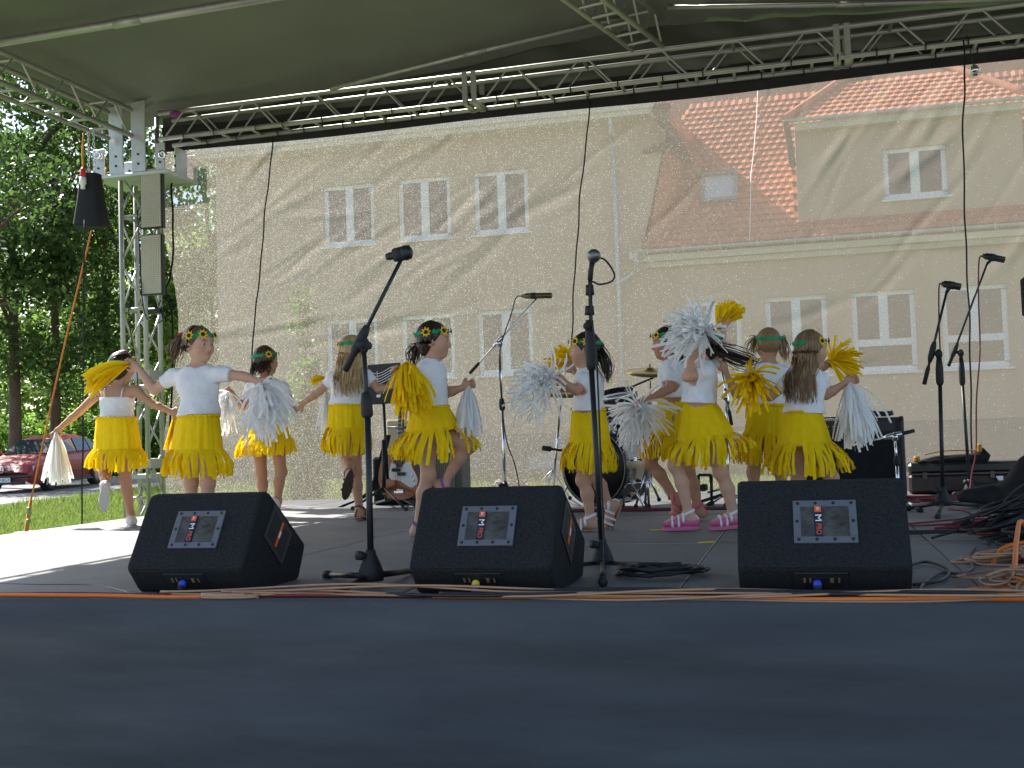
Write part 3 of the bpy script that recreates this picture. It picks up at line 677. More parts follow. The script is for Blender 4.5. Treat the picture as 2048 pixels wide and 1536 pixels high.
# ------------------------------------------------------------------- aluminium trusses
SEC = 0.27
def truss(name, label, A, B, seg=3.46, bays=5, upv=(0, 0, 1), side=None, ties=False, plates=True, first=None, group='roof trusses'):
    """box truss; A,B run along the lower front chord"""
    A = V3(A); B = V3(B); d = nrm(B-A); Lg = np.linalg.norm(B-A); up = V3(upv); up = nrm(up-d*(up@d)); sd = nrm(np.cross(d, up)) if side is None else nrm(side)
    t = empty(name, A, label, 'truss', group); r_ = 0.0245
    off = [np.zeros(3), up*SEC, sd*SEC, up*SEC+sd*SEC]
    for o_ in off:
        m = MB(); m.tube(A+o_, B+o_, r_, n=10); m.build('chord', alu, t)
    pitch = seg/bays
    br = {}
    def brace(p, q, r2=0.0115):
        ln = np.linalg.norm(q-p); key = round(ln, 3)
        if key not in br: m = MB(); m.tube((0, 0, 0), (0, 0, ln), r2, n=6, cap=False); br[key] = m.mesh('brace', alu)
        place('brace', br[key], p, t, Vector(q-p).to_track_quat('Z', 'Y').to_euler())
    s = 0.0; n = int(Lg/pitch)
    for i in range(n):
        p0 = A+d*(i*pitch+0.06); p1 = A+d*((i+0.5)*pitch); p2 = A+d*((i+1)*pitch-0.06)
        for o_ in (np.zeros(3), sd*SEC):
            brace(p0+o_, p1+o_+up*(SEC)-d*0.05); brace(p1+o_+up*SEC+d*0.05, p2+o_)
        brace(A+d*(i*pitch+pitch*0.5), A+d*(i*pitch+pitch*0.5)+sd*SEC, 0.016)
        brace(A+d*(i*pitch+pitch), A+d*(i*pitch+pitch)+sd*SEC, 0.016)
        if i % 2 == 0: brace(A+d*(i*pitch+pitch*0.5)+up*SEC, A+d*(i*pitch+pitch*0.5)+up*SEC+sd*SEC, 0.016)
    if plates:
        x = seg if first is None else first
        while x < Lg-0.1:
            for e in (-0.045, 0.045):
                for o_ in (-0.012*sd, sd*(SEC+0.012)):
                    m = MB(); m.box(A+d*(x+e)+up*SEC/2+o_, (0.055, 0.022, SEC+0.055), np.stack([d, sd, up], 1), 0.003); m.build('joint_plate', alu, t)
                m = MB(); m.box(A+d*(x+e)-up*0.012+sd*SEC/2, (0.055, SEC, 0.022), np.stack([d, sd, up], 1)); m.build('joint_plate', alu, t)
            x += seg
    if ties:
        k = MB(); k.path([V3((0, 0.034*math.cos(a), 0.034*math.sin(a))) for a in np.linspace(0, 6.28, 11)[:-1]], 0.006, 4, closed=True); k.path([(0, 0.03, 0.03), (0, 0.05, 0.075)], 0.004, 4); kme = k.mesh('cable_tie', rubber)
        x = 0.3
        while x < Lg:
            place('cable_tie', kme, A+d*x, t); place('cable_tie', kme, A+d*(x+0.11)+sd*SEC, t); x += 0.38+rng.uniform(-0.1, 0.1)
    return t
truss('box_truss', 'long back roof truss crossing above the mesh screen', (-6.36, 10.3, 3.785), (5.2, 10.3, 3.895), side=(0, 1, 0), ties=True, first=3.38)
truss('box_truss', 'left roof truss running forward from the tower', (-6.55, 10.1, 3.79), (-6.55, 2.6, 3.66), side=(-1, 0, 0))
truss('box_truss', 'short slanting truss under the roof sheet at top centre', (-1.10, 10.32, 4.13), (-2.6, 4.6, 4.16), side=(-0.97, 0.25, 0), plates=False, seg=2.6)
tw = empty('truss_tower', (-6.69, 10.43, -0.5), 'upright aluminium truss tower at the back left corner of the stage', 'tower', None)
off = [(0, 0), (SEC, 0), (0, SEC), (SEC, SEC)]
for (a, b) in off:
    m = MB(); m.tube((-6.82+a, 10.3+b, -0.5), (-6.82+a, 10.3+b, 4.35), 0.0255, n=10); m.build('chord', alu, tw)
for face in range(4):
    for i in range(8):
        z0 = -0.4+i*0.49; p = [(0, 0), (SEC, 0), (SEC, SEC), (0, SEC), (0, 0)]
        a, b = p[face], p[face+1]
        if i % 2: a, b = b, a
        m = MB(); m.tube((-6.82+a[0], 10.3+a[1], z0), (-6.82+b[0], 10.3+b[1], z0+0.44), 0.012, n=6); m.build('brace', alu, tw)
        if i % 2 == 0 and face in (0, 1, 3):
            m = MB(); m.tube((-6.82+a[0], 10.3+a[1], z0+0.47), (-6.82+b[0], 10.3+b[1], z0+0.47), 0.016, n=6); m.build('rung', alu, tw)
for z in (0.42, 1.34): 
    for (cx, cy, dx, dy) in ((-6.685, 10.29, 0.36, 0.02), (-6.685, 10.58, 0.36, 0.02), (-6.83, 10.43, 0.02, 0.26), (-6.54, 10.43, 0.02, 0.26)):
        m = MB(); m.box((cx, cy, z), (dx, dy, 0.10), None, 0.004); m.box((cx, cy, z-0.13), (dx, dy, 0.05), None, 0.004); m.build('joint_plate', alu, tw)
sleeve_m = mat('sleeve_plate', (0.52, 0.53, 0.54), 0.45, 0.4, var=0.1)
for (cx, cy, dx, dy) in ((-6.98, 10.16, 0.13, 0.02), (-6.76, 10.14, 0.16, 0.02), (-6.50, 10.14, 0.16, 0.02), (-6.26, 10.16, 0.10, 0.02), (-7.0, 10.5, 0.02, 0.2), (-6.2, 10.45, 0.02, 0.22), (-6.98, 10.72, 0.13, 0.02), (-6.24, 10.72, 0.13, 0.02)):
    hi = 4.32 if abs(cx+6.63) < 0.2 else 3.70
    m = MB(); m.box((cx, cy, (3.42+hi)/2), (dx, dy, hi-3.42), None, 0.003)
    sp = m.build('sleeve_plate', sleeve_m, tw); h = MB()
    for z in (3.5, 3.6): h.lathe((cx, cy-dy/2-0.002, z), (0, -1, 0), [(0, 0.012), (0.006, 0.012), (0.006, 0)], 8)
    h.build('bolt', black_metal, sp)
m = MB(); m.box((-6.61, 10.44, 3.40), (0.88, 0.62, 0.035), None, 0.005); m.build('sleeve_base', sleeve_m, tw)
m = MB()
for (x, z) in ((-7.05, 3.62), (-6.3, 3.56)): m.lathe((x+0.1, 10.12, z), (0, -1, 0), [(0, 0.045), (0.03, 0.045), (0.03, 0.02), (0, 0.02)], 14)
m.build('sleeve_wheel', chrome, tw)
for (x, z) in ((-6.16, 4.05),): 
    m = MB(); m.ball((x, 10.3, z-0.02), (0.07, 0.05, 0.035)); m.build('purple_sling', mat('purple_sling', (0.20, 0.03, 0.16), 0.8), tw)
# base frame of the tower
m = MB(); m.box((-6.69, 10.43, -0.44), (1.3, 0.12, 0.06)); m.box((-6.69, 10.43, -0.38), (0.12, 1.3, 0.06)); m.build('base_frame', alu, tw)
# LED light panels
led_m = mat('led_panel_face', (0.42, 0.38, 0.30), 0.5, var=0.1)
ledm = MB(); ledm.box((0, 0, 0), (0.245, 0.06, 0.62), None, 0.006); led_me = ledm.mesh('led_panel', black_metal)
for i, (x, z, lab) in enumerate(((-6.375, 3.14, 'upper beige led light panel clamped to the tower'), (-6.385, 2.455, 'lower beige led light panel clamped to the tower'))):
    o = empty('led_panel', (x, 10.19, z-0.31), lab, 'stage light', 'led panels on the tower')
    m = MB(); m.box((x, 10.19, z), (0.248, 0.06, 0.625), None, 0.005); m.build('housing', black_metal, o)
    m = MB(); m.box((x, 10.157, z), (0.222, 0.012, 0.60)); f_ = m.build('diffuser', led_m, o)
    k = MB()
    for a in range(11):
        for b in range(29): k.box((x-0.1+a*0.02, 10.1495, z-0.28+b*0.02), (0.0125, 0.005, 0.0125))
    tag(k.build('diodes', mat('led_lens', (0.55, 0.51, 0.42), 0.35), f_), kind='stuff')
# roof sheet and its poles
tarp_m = mat('grey_green_roof_sheet', (0.072, 0.077, 0.056), 0.55, spec=0.35, var=0.12, vscale=1.3, transl=0.06)
nx, ny = 90, 60; X = np.linspace(-7.05, 4.6, nx); Y = np.linspace(1.6, 10.75, ny); GX, GY = np.meshgrid(X, Y)
Z = 4.50-0.38*np.abs(GX+1.3)/5.55 + 0.012*np.sin(GX*3.1+GY*1.3+1.5*np.sin(GY*0.8)) + 0.02*np.sin(GY*1.1+GX*0.4) - 0.25*np.clip((GY-9.6)/1.1, 0, 1)**2*np.exp(-((GX+4.5)/2.5)**2)*0.6
Z += 0.03*np.exp(-((GX+0.6)/0.5)**2)*np.sin((GX+GY)*14)*np.clip((GY-8)/2.5, 0, 1)
Q = [(j*nx+i, j*nx+i+1, (j+1)*nx+i+1, (j+1)*nx+i) for j in range(ny-1) for i in range(nx-1)]
roof_sheet = tag(thing_np('roof_sheet', np.stack([GX, GY, Z], -1).reshape(-1, 3), Q, tarp_m, smooth=True), 'grey-green tarpaulin stretched as the stage roof', 'tarpaulin')
def pole(lab, P, r_=0.036):
    t = empty('roof_pole', P[0], lab, 'pole', 'poles under the roof sheet'); m = MB(); m.path(P, r_, 10); m.build('tube', alu, t)
    c = MB(); k = V3(P[len(P)//2]); dd = nrm(V3(P[-1])-V3(P[0])); c.tube(k-dd*0.12, k+dd*0.12, r_*1.18, n=10); c.build('coupler', alu, t)
pole('aluminium roof pole across the top left corner', [under_tarp(-60, 95, 0.10), under_tarp(255, 43, 0.10), under_tarp(640, -22, 0.10)])
pole('thin aluminium pole slanting up to the short truss', [under_tarp(660, 178, 0.19), under_tarp(950, 105, 0.12), under_tarp(1240, 36, 0.06)], 0.024)
pole('aluminium pole sloping across the top right corner', [under_tarp(1335, 15), under_tarp(1700, 9), under_tarp(2120, -4)], 0.024)
# black valance above the screen
val_m = mat('black_valance', (0.028, 0.026, 0.026), 0.9, spec=0.2, var=0.2, vscale=4)
nx = 120; X = np.linspace(-6.5, 5.2, nx); rows = []
for j, fz in enumerate(np.linspace(0, 1, 8)):
    zb = 3.715+0.010*np.sin(X*1.7)+0.03*np.clip((X+0.5)/2.5, 0, 1.6); zt = 3.99+0*X
    rows.append(np.stack([X, 10.585+0.02*np.sin(X*4+fz*5)*fz, zb+(zt-zb)*fz], 1))
Q = [(j*nx+i, j*nx+i+1, (j+1)*nx+i+1, (j+1)*nx+i) for j in range(7) for i in range(nx-1)]
tag(thing_np('valance', np.concatenate(rows), Q, val_m, smooth=True), 'black cloth strip closing the gap below the back roof truss', 'cloth')
rows = []
for j, fz in enumerate(np.linspace(0, 1, 10)):
    zb = 3.98+0*X; zt = 4.46-0.38*np.abs(X+1.3)/5.55; wr = 0.03*np.sin(X*9+fz*6+2*np.sin(X*2.3))*np.exp(-((X+0.9)/1.6)**2)
    rows.append(np.stack([X, 10.60+0.015*np.sin(X*5+fz*4)*fz+wr, zb+np.maximum(zt-zb, 0.02)*fz], 1))
Q = [(j*nx+i, j*nx+i+1, (j+1)*nx+i+1, (j+1)*nx+i) for j in range(9) for i in range(nx-1)]
tag(thing_np('gable_sheet', np.concatenate(rows), Q, tarp_m, smooth=True), 'wrinkled grey-green sheet closing the back gable under the roof', 'tarpaulin')
# ------------------------------------------------------------------- mesh screen
def scrim_mat():
    m = bpy.data.materials.new('mesh_screen'); m.use_nodes = True; n = m.node_tree; N = n.nodes; L = n.links; N.clear()
    out = N.new('ShaderNodeOutputMaterial'); tc = N.new('ShaderNodeTexCoord'); obj = tc.outputs['Object']
    dif = N.new('ShaderNodeBsdfDiffuse'); tra = N.new('ShaderNodeBsdfTranslucent'); tr = N.new('ShaderNodeBsdfTransparent')
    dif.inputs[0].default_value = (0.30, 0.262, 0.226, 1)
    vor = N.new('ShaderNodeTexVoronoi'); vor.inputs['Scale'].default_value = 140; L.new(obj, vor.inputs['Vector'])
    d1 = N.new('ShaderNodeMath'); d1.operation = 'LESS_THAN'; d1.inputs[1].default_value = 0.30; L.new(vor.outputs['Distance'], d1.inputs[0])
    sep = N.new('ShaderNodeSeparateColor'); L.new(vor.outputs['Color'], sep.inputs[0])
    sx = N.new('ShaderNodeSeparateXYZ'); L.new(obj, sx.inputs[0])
    thr = N.new('ShaderNodeMapRange'); thr.inputs['From Min'].default_value = -6.0; thr.inputs['From Max'].default_value = 0.5   # sun glints painted in as bright dots, thinning out to the right
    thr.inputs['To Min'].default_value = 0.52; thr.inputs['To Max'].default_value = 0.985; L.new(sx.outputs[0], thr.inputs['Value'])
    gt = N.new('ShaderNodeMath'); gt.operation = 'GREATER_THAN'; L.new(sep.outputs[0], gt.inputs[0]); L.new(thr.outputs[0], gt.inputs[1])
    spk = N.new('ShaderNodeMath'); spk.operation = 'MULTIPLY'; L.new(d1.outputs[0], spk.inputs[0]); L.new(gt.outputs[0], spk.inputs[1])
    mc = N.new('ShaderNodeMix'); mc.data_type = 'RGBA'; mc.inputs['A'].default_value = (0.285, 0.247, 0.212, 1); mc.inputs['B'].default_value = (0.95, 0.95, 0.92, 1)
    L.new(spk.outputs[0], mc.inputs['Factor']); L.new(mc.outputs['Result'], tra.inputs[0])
    cl = N.new('ShaderNodeMixShader'); cl.inputs[0].default_value = 0.6; L.new(dif.outputs[0], cl.inputs[1]); L.new(tra.outputs[0], cl.inputs[2])
    wv = N.new('ShaderNodeTexNoise'); wv.inputs['Scale'].default_value = 120; wv.inputs['Detail'].default_value = 2; L.new(obj, wv.inputs['Vector'])
    op = N.new('ShaderNodeMapRange'); op.inputs['To Min'].default_value = 0.36; op.inputs['To Max'].default_value = 0.76; L.new(wv.outputs['Fac'], op.inputs['Value'])
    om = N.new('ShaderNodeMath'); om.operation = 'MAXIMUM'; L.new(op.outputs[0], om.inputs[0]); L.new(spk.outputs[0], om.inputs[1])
    mx = N.new('ShaderNodeMixShader'); L.new(om.outputs[0], mx.inputs[0]); L.new(tr.outputs[0], mx.inputs[1]); L.new(cl.outputs[0], mx.inputs[2]); L.new(mx.outputs[0], out.inputs[0])
    return m
nx, nz_ = 420, 150; U = np.linspace(0, 1, nx); Wv = np.linspace(0, 1, nz_)
GU, GW = np.meshgrid(U, Wv); lx = -6.40-0.10*np.sin(GW*9.0)*np.clip(1-GU*12, 0, 1)-0.06*np.clip(1-GU*12, 0, 1)
GX = lx+(5.2-lx)*GU; GZ = -0.25+GW*(3.80+0.25)
YY = 10.62+0.015*np.sin(GX*1.3+GZ*0.8)
cg = np.random.default_rng(5)
for i in range(95):                                     # single creases, bunched where the cloth is pulled
    if i < 45: cx, cz, an_ = cg.normal(-3.9, 1.0), cg.normal(2.75, 0.42), cg.normal(0.58, 0.13)
    elif i < 65: cx, cz, an_ = cg.normal(1.0, 0.55), cg.normal(2.95, 0.35), cg.normal(0.95, 0.15)
    elif i < 80: cx, cz, an_ = cg.uniform(-5.8, 2), cg.uniform(0.4, 3.4), cg.normal(0.35, 0.3)
    else: cx, cz, an_ = cg.normal(-4.2, 1.2), cg.normal(1.75, 0.12), cg.normal(0.12, 0.05)
    ln_, w_ = cg.uniform(0.15, 0.65), cg.uniform(0.016, 0.05); c_, s_ = math.cos(an_), math.sin(an_)
    a = (GX-cx)*c_+(GZ-cz)*s_; b = -(GX-cx)*s_+(GZ-cz)*c_+cg.normal()*0.06*a*a+0.012*np.sin(a*7+i)
    YY += cg.choice((-1, 1))*cg.uniform(0.10, 0.30)*w_*np.exp(-(b/w_)**2-(a/ln_)**2)
    if i < 65: YY += cg.uniform(0.001, 0.003)*np.sin(b*9+i)*np.exp(-(b/0.22)**2-(a/(ln_*1.4))**2)*0.5
YY += 0.0004*np.sin(GX*11+3*np.sin(GZ*3))*np.clip((GZ-0.5)/3, 0, 1)
Q = (np.arange(nz_-1)[:, None]*nx+np.arange(nx-1)[None]).ravel(); Q = np.stack([Q, Q+1, Q+nx+1, Q+nx], 1)
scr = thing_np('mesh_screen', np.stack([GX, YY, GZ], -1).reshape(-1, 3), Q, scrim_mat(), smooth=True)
tag(scr, 'see-through beige mesh screen hung as the back wall of the stage', 'screen')
def cord(px_pts, Y, r_=0.007, name='lacing_cord'):
    m = MB(); P = smooth_path([at(x, y, Y) for x, y in px_pts], 6); P = [p+V3((0.004*math.sin(i*0.9), 0, 0)) for i, p in enumerate(P)]; m.path(P, r_, 5); return m
def th_cord(name, lab, cat, px_pts, Y, r_, m_, group=None):
    o = cord(px_pts, Y, r_).build(name, m_); tag(o, lab, cat, group); return o
gc = 'black cords on the mesh screen'
th_cord('lacing_cord', 'black cord slanting down the screen left of the sunlit folds', 'cord', [(546, 275), (540, 340), (530, 420), (524, 500), (516, 580), (508, 650), (503, 740)], 10.55, 0.0075, black_cloth, gc)
th_cord('lacing_cord', 'black cord slanting down the screen behind the middle microphone stands', 'cord', [(1180, 200), (1172, 290), (1160, 390), (1155, 480), (1148, 560), (1145, 650), (1142, 720)], 10.55, 0.0075, black_cloth, gc)
th_cord('lacing_cord', 'black cable hanging down the right part of the screen', 'cord', [(1927, 80), (1930, 160), (1926, 250), (1929, 400), (1933, 520), (1939, 640), (1941, 760), (1944, 910)], 10.2, 0.0075, black_cloth, gc)
th_cord('edge_rope', 'black rope along the left edge of the mesh screen', 'rope', [(368, 285), (352, 340), (343, 375), (346, 440), (345, 520), (338, 560), (331, 585), (343, 625), (345, 720), (340, 860)], 10.58, 0.011, black_cloth)
bx = at(1948, 140, 10.35); m = empty('hanging_lamp', (bx[0], bx[1], bx[2]-0.05), 'small silver lamp hanging below the back truss at upper right', 'lamp')
k = MB(); k.lathe((bx[0], bx[1], bx[2]+0.045), (0.15, 0, -1), [(0, 0.015), (0.02, 0.03), (0.09, 0.05), (0.085, 0.045), (0.03, 0.02)], 14); k.build('shade', chrome, m)
k = MB(); k.tube((bx[0], bx[1], bx[2]+0.04), (bx[0]-0.02, bx[1], 3.79), 0.006); k.build('cord', rubber, m)
# chain bag, plug, strap
bc = V3((-6.62, 9.5, 0)); zt, zb_ = 3.26, 2.74
bag = empty('chain_bag', (-6.62, 9.5, zb_), 'black cloth chain bag hanging from the left truss', 'bag')
n = 20; V = []
for i, (f, w, d_) in enumerate(((0, 0.17, 0.10), (0.05, 0.172, 0.10), (0.5, 0.13, 0.085), (0.95, 0.098, 0.07), (1.0, 0.095, 0.07))):
    for j in range(n):
        a = 6.283*j/n; c, s = math.cos(a), math.sin(a); e = 0.5
        V.append((-6.62+w*np.sign(c)*abs(c)**e*0.97+w*np.sign(s)*abs(s)**e*0.25*0, 9.5+d_*np.sign(s)*abs(s)**e, zb_+(zt-zb_)*f+0.012*math.sin(a*2)*(1-f)))
m = MB(); m.smooth = True; m.add(V, [(i*n+j, i*n+(j+1) % n, (i+1)*n+(j+1) % n, (i+1)*n+j) for i in range(4) for j in range(n)] + [tuple(range(n))[::-1]]); m.build('sack', mat('bag_cloth', (0.012, 0.013, 0.018), 0.9, var=0.3, vscale=10), bag)
m = MB()
for s in (-1, 1):
    for i in range(9):
        c = V3((-6.61+s*0.03, 9.5, zt-0.02+i*0.05+0.02)); ax = i % 2
        m.path([c+V3((0.012*math.cos(a)*(1-ax), 0.012*math.cos(a)*ax, 0.026*math.sin(a))) for a in np.linspace(0, 6.28, 9)[:-1]], 0.004, 4, closed=True)
m.build('chain', chrome, bag)
pl = empty('cable_plug', at(166, 378, 9.4), 'red and white power plug hanging on a yellow cable beside the chain bag', 'plug')
m = MB(); m.path(smooth_path([at(167, 265, 9.4), at(165, 300, 9.4), at(166, 335, 9.4)], 5), 0.009, 6); m.build('cable', mat('yellow_cable', (0.70, 0.33, 0.03), 0.6), pl)
m = MB(); m.lathe(at(166, 350, 9.4), (0, 0, 1), [(0, 0.028), (0.05, 0.026), (0.075, 0.012), (0.075, 0)], 12); m.build('red_collar', mat('red_plastic', (0.6, 0.03, 0.04), 0.4), pl)
m = MB(); m.lathe(at(166, 378, 9.4), (0, 0, 1), [(0, 0), (0, 0.022), (0.04, 0.022), (0.05, 0.032), (0.115, 0.032), (0.115, 0)], 12); m.build('white_plug', white_paint, pl)
orange_m = mat('orange_webbing', (0.62, 0.20, 0.035), 0.85, var=0.2, vscale=40)
st = empty('ratchet_strap', at(52, 1090, 9.6), 'orange ratchet strap slanting from the tower to the ground at left', 'strap')
m = MB(); m.path(smooth_path([at(212, 335, 10.2), at(182, 465, 10.1), at(120, 730, 9.9), at(62, 1000, 9.7)], 6), 0.009, 5); m.build('webbing', orange_m, st)
m = MB(); m.path([at(62, 1000, 9.7), at(57, 1030, 9.7), at(52, 1066, 9.65), at(46, 1120, 9.6)], [0.014, 0.02, 0.02, 0.014], 6); m.build('doubled_end', orange_m, st)
m = MB(); m.box(at(58, 1022, 9.66), (0.035, 0.04, 0.08), None, 0.008); m.box(at(57, 1042, 9.66), (0.03, 0.045, 0.045), None, 0.008); m.build('ratchet_buckle', mat('green_steel', (0.25, 0.28, 0.18), 0.4, 0.7), st)
m = MB(); c = at(60, 1062, 9.9); m.box((c[0], c[1], c[2]-0.02), (0.26, 0.2, 0.03)); m.build('anchor_plate', mat('blue_white_plate', (0.50, 0.62, 0.78), 0.5), st)
th_cord('hanging_cable', 'thin black cable hanging from the left truss to the ground', 'cable', [(169, 440), (167, 600), (166, 830), (165, 930), (163, 1060), (162, 1090)], 9.3, 0.008, rubber)
m = MB(); m.path(smooth_path([at(262, 560, 10.28), at(258, 640, 10.28), at(275, 760, 10.28), at(262, 900, 10.28)], 6), 0.006, 5); m.path(smooth_path([at(275, 420, 10.25), at(285, 600, 10.12), at(300, 640, 10.12), at(322, 600, 10.15)], 6), 0.006, 5); tag(m.build('tower_cable', rubber), 'thin black cables winding down the tower', 'cable')
m = MB(); m.box(at(310, 622, 10.2), (0.14, 0.08, 0.06), None, 0.01); m.path([at(322, 612, 10.2), at(326, 640, 10.2), at(316, 646, 10.2)], 0.008, 5); tag(m.build('cable_clamp', black_metal), 'small black clamp on the tower below the led panels', 'clamp')

# =================================================================== EQUIPMENT
def wedge(xc, lab, plug, hw=0.262, yb=4.47):
    t = empty('monitor_speaker', (xc, 4.08, 0), lab, 'speaker', 'floor monitors along the stage front')
    prof = [(3.915, 0.0), (3.83, 0.10), (4.005, 0.372), (4.06, 0.378), (yb, 0.135), (yb-0.07, 0.0)]
    # rounded edges: shrink the side profile
    cy = sum(p[0] for p in prof)/6; cz = sum(p[1] for p in prof)/6; m = MB(); V = []
    def rounded(sc, r_=0.016):
        out = []
        for i, p in enumerate(prof):
            a = V3(prof[i-1]); b = V3(p); c = V3(prof[(i+1) % 6]); q = lambda u: V3((cy, cz))+(u-V3((cy, cz)))*sc
            d0 = nrm(a-b)*r_; d1 = nrm(c-b)*r_
            for k in (0, 0.5, 1): out.append(q((b+d0)*(1-k)**2+b*2*k*(1-k)+(b+d1)*k*k))
        return out
    for (x, sc) in ((-hw, 0.965), (-hw+0.005, 0.985), (-hw+0.014, 1.0), (hw-0.014, 1.0), (hw-0.005, 0.985), (hw, 0.965)):
        V += [(xc+x, p[0], p[1]) for p in rounded(sc)]
    n = 18; m.smooth = False
    m.add(V, [(i*n+j, (i+1)*n+j, (i+1)*n+(j+1) % n, i*n+(j+1) % n) for i in range(5) for j in range(n)] + [tuple(range(n)), tuple(range(5*n, 6*n))[::-1]])
    # recess for the front handle and the cable panel is cut as real openings
    b = m.build('cabinet', carpet, t)
    A = V3((xc, 3.83, 0.10)); B = V3((xc, 4.005, 0.372)); up = nrm(B-A); nn = nrm((0, -up[2], up[1])); xa = V3((1, 0, 0)); R = np.stack([xa, up, nn], 1)
    c = A+(B-A)*0.515+nn*0.003+xa*0.012
    fr = MB()
    W_, H_, T = 0.205, 0.160, 0.024
    for (dx, dy, w, h) in ((0, H_/2-T/2, W_, T), (0, -H_/2+T/2, W_, T), (-W_/2+T/2, 0, T, H_-2*T), (W_/2-T/2, 0, T, H_-2*T)): fr.box(c+R@V3((dx, dy, 0)), (w, h, 0.008), R, 0.0015 if w > h else 0)
    f_ = fr.build('handle_frame', grey_plastic, t)
    cup = MB(); w2, h2 = W_/2-T, H_/2-T; dz = 0.0012
    nU, nV_ = 10, 8; VV = []
    for i in range(nV_+1):
        for j in range(nU+1):
            u = j/nU*2-1; v = i/nV_*2-1; VV.append(c+R@V3((u*w2, v*h2, dz-0.0)))
    cup.smooth = True
    cup.add(VV, [(i*(nU+1)+j, i*(nU+1)+j+1, (i+1)*(nU+1)+j+1, (i+1)*(nU+1)+j) for i in range(nV_) for j in range(nU)]); 
    cup.build('handle_cup', mat('handle_cup', (0.075, 0.07, 0.06), 0.3, var=0.6, vscale=14, bump=0.6, bscale=12), f_)
    rail = MB(); rail.mi = 0; rail.box(c+R@V3((-0.022, 0, 0.0045)), (0.026, 2*h2, 0.006), R); lb = rail.build('label_bar', mat('label_black', (0.02, 0.02, 0.05), 0.35), f_)
    g = MB(); g.box(c+R@V3((-0.022, h2-0.013, 0.0085)), (0.022, 0.022, 0.002), R); g.build('orange_badge', orange_print, f_)
    g = MB(); add_text(g, 'M', 0.030, c+R@V3((-0.022, h2-0.046, 0.0085)), up*-1, xa, 0.0007, 1.25); g.build('letter_m', white_print, f_)
    g = MB(); add_text(g, 'PRO', 0.025, c+R@V3((-0.0215, -h2+0.024, 0.0085)), up*-1, xa, 0.0007, 0.86); g.build('letters_pro', orange_print, f_)
    g = MB(); add_text(g, 'JBL', 0.011, c+R@V3((-0.022, h2-0.013, 0.0105)), up*-1, xa, 0.0005); g.build('badge_letters', white_print, f_)
    s = MB(); s.lathe((0, 0, 0), nn, [(0, 0.006), (0.002, 0.0055), (0.002, 0.003), (0.001, 0)], 8); sme = s.mesh('screw', black_metal)
    for (dx, dy) in [(x*(W_/2-T/2), y*(H_/2-T/2)) for x in (-0.96, -0.32, 0.32, 0.96) for y in (-1, 1)]+[(-(W_/2-T/2), 0), (W_/2-T/2, 0)]: place('screw', sme, c+R@V3((dx, dy, 0.004)), f_)
    # connector panel on the lower face
    A2 = V3((xc, 3.915, 0.0)); B2 = V3((xc, 3.83, 0.10)); up2 = nrm(B2-A2); nn2 = nrm((0, -up2[2], up2[1])); nn2 = nn2 if nn2[1] < 0 else -nn2; R2 = np.stack([xa, up2, nn2], 1); c2 = (A2+B2)/2+xa*(-0.01)+nn2*0.002
    p = MB(); p.box(c2, (0.17, 0.085, 0.006), R2, 0.001); pb = p.build('connector_panel', dark_plastic, t)
    p = MB(); p.box(c2+R2@V3((0.012, -0.008, 0.004)), (0.12, 0.06, 0.003), R2); p.build('recess', black_metal, pb)
    pr = MB()
    for (dx, w) in ((-0.052, 0.008), (-0.034, 0.006), (0.035, 0.012), (0.058, 0.006)): pr.box(c2+R2@V3((dx, 0.012, 0.0062)), (w, 0.022, 0.001), R2)
    pr.build('panel_print', mat('dim_gold_print', (0.22, 0.16, 0.08), 0.6), pb)
    k = MB(); pc = c2+R2@V3((-0.012, 0.0, 0.005)); k.lathe(pc, nn2, [(0, 0.014), (0.02, 0.014), (0.02, 0)], 12); k.build('speaker_plug', plug[0], pb)
    k = MB(); k.lathe(pc+nn2*0.02, nn2+V3((0, 0, -0.7)), [(0, 0.012), (0.022, 0.010), (0.022, 0)], 12); k.path(smooth_path([pc+nn2*0.03+V3((0, 0, -0.01)), pc+V3((0.004, -0.07, -0.03)), V3((pc[0]+0.03, 3.80, 0.01)), V3((pc[0]+0.14, 3.79, 0.008))], 4), 0.006, 6); k.build('plug_boot', plug[1], pb)
    # recessed handles on both ends
    for s in (-1, 1):
        hc = V3((xc+s*(hw+0.0025), 4.13, 0.20)); e = MB(); Rq = np.stack([nrm((0, 0.75, -0.66)), nrm((0, 0.66, 0.75)), V3((s, 0, 0))], 1)
        e.box(hc, (0.20, 0.16, 0.006), Rq, 0.0015); eb = e.build('side_handle', dark_plastic, t)
        e = MB(); e.box(hc+Rq@V3((0, 0, 0.0022)), (0.155, 0.115, 0.004), Rq); e.build('side_cup', mat('deep_recess', (0.006, 0.006, 0.006), 0.6), eb)
        e = MB(); e.box(hc+Rq@V3((0.0, 0.0, 0.0055)), (0.013, 0.115, 0.004), Rq); e.build('side_label', orange_print, eb)
        e = MB(); e.box(hc+Rq@V3((0.0, -0.0, 0.008)), (0.012, 0.03, 0.002), Rq); e.build('side_mark', white_print, eb)
    return t
blue_p = mat('blue_plug', (0.03, 0.07, 0.55), 0.4); yel_p = mat('yellow_plug', (0.75, 0.55, 0.05), 0.45)
wedge(-2.295, 'black carpeted floor monitor in front of the two leftmost dancers', (blue_p, rubber), 0.245, 4.39)
wedge(-1.13, 'black carpeted floor monitor with yellow plug between the two front microphone stands', (yel_p, blue_p))
wedge(0.043, 'black carpeted floor monitor at front right below the long haired dancer', (blue_p, rubber), 0.276, 4.47)

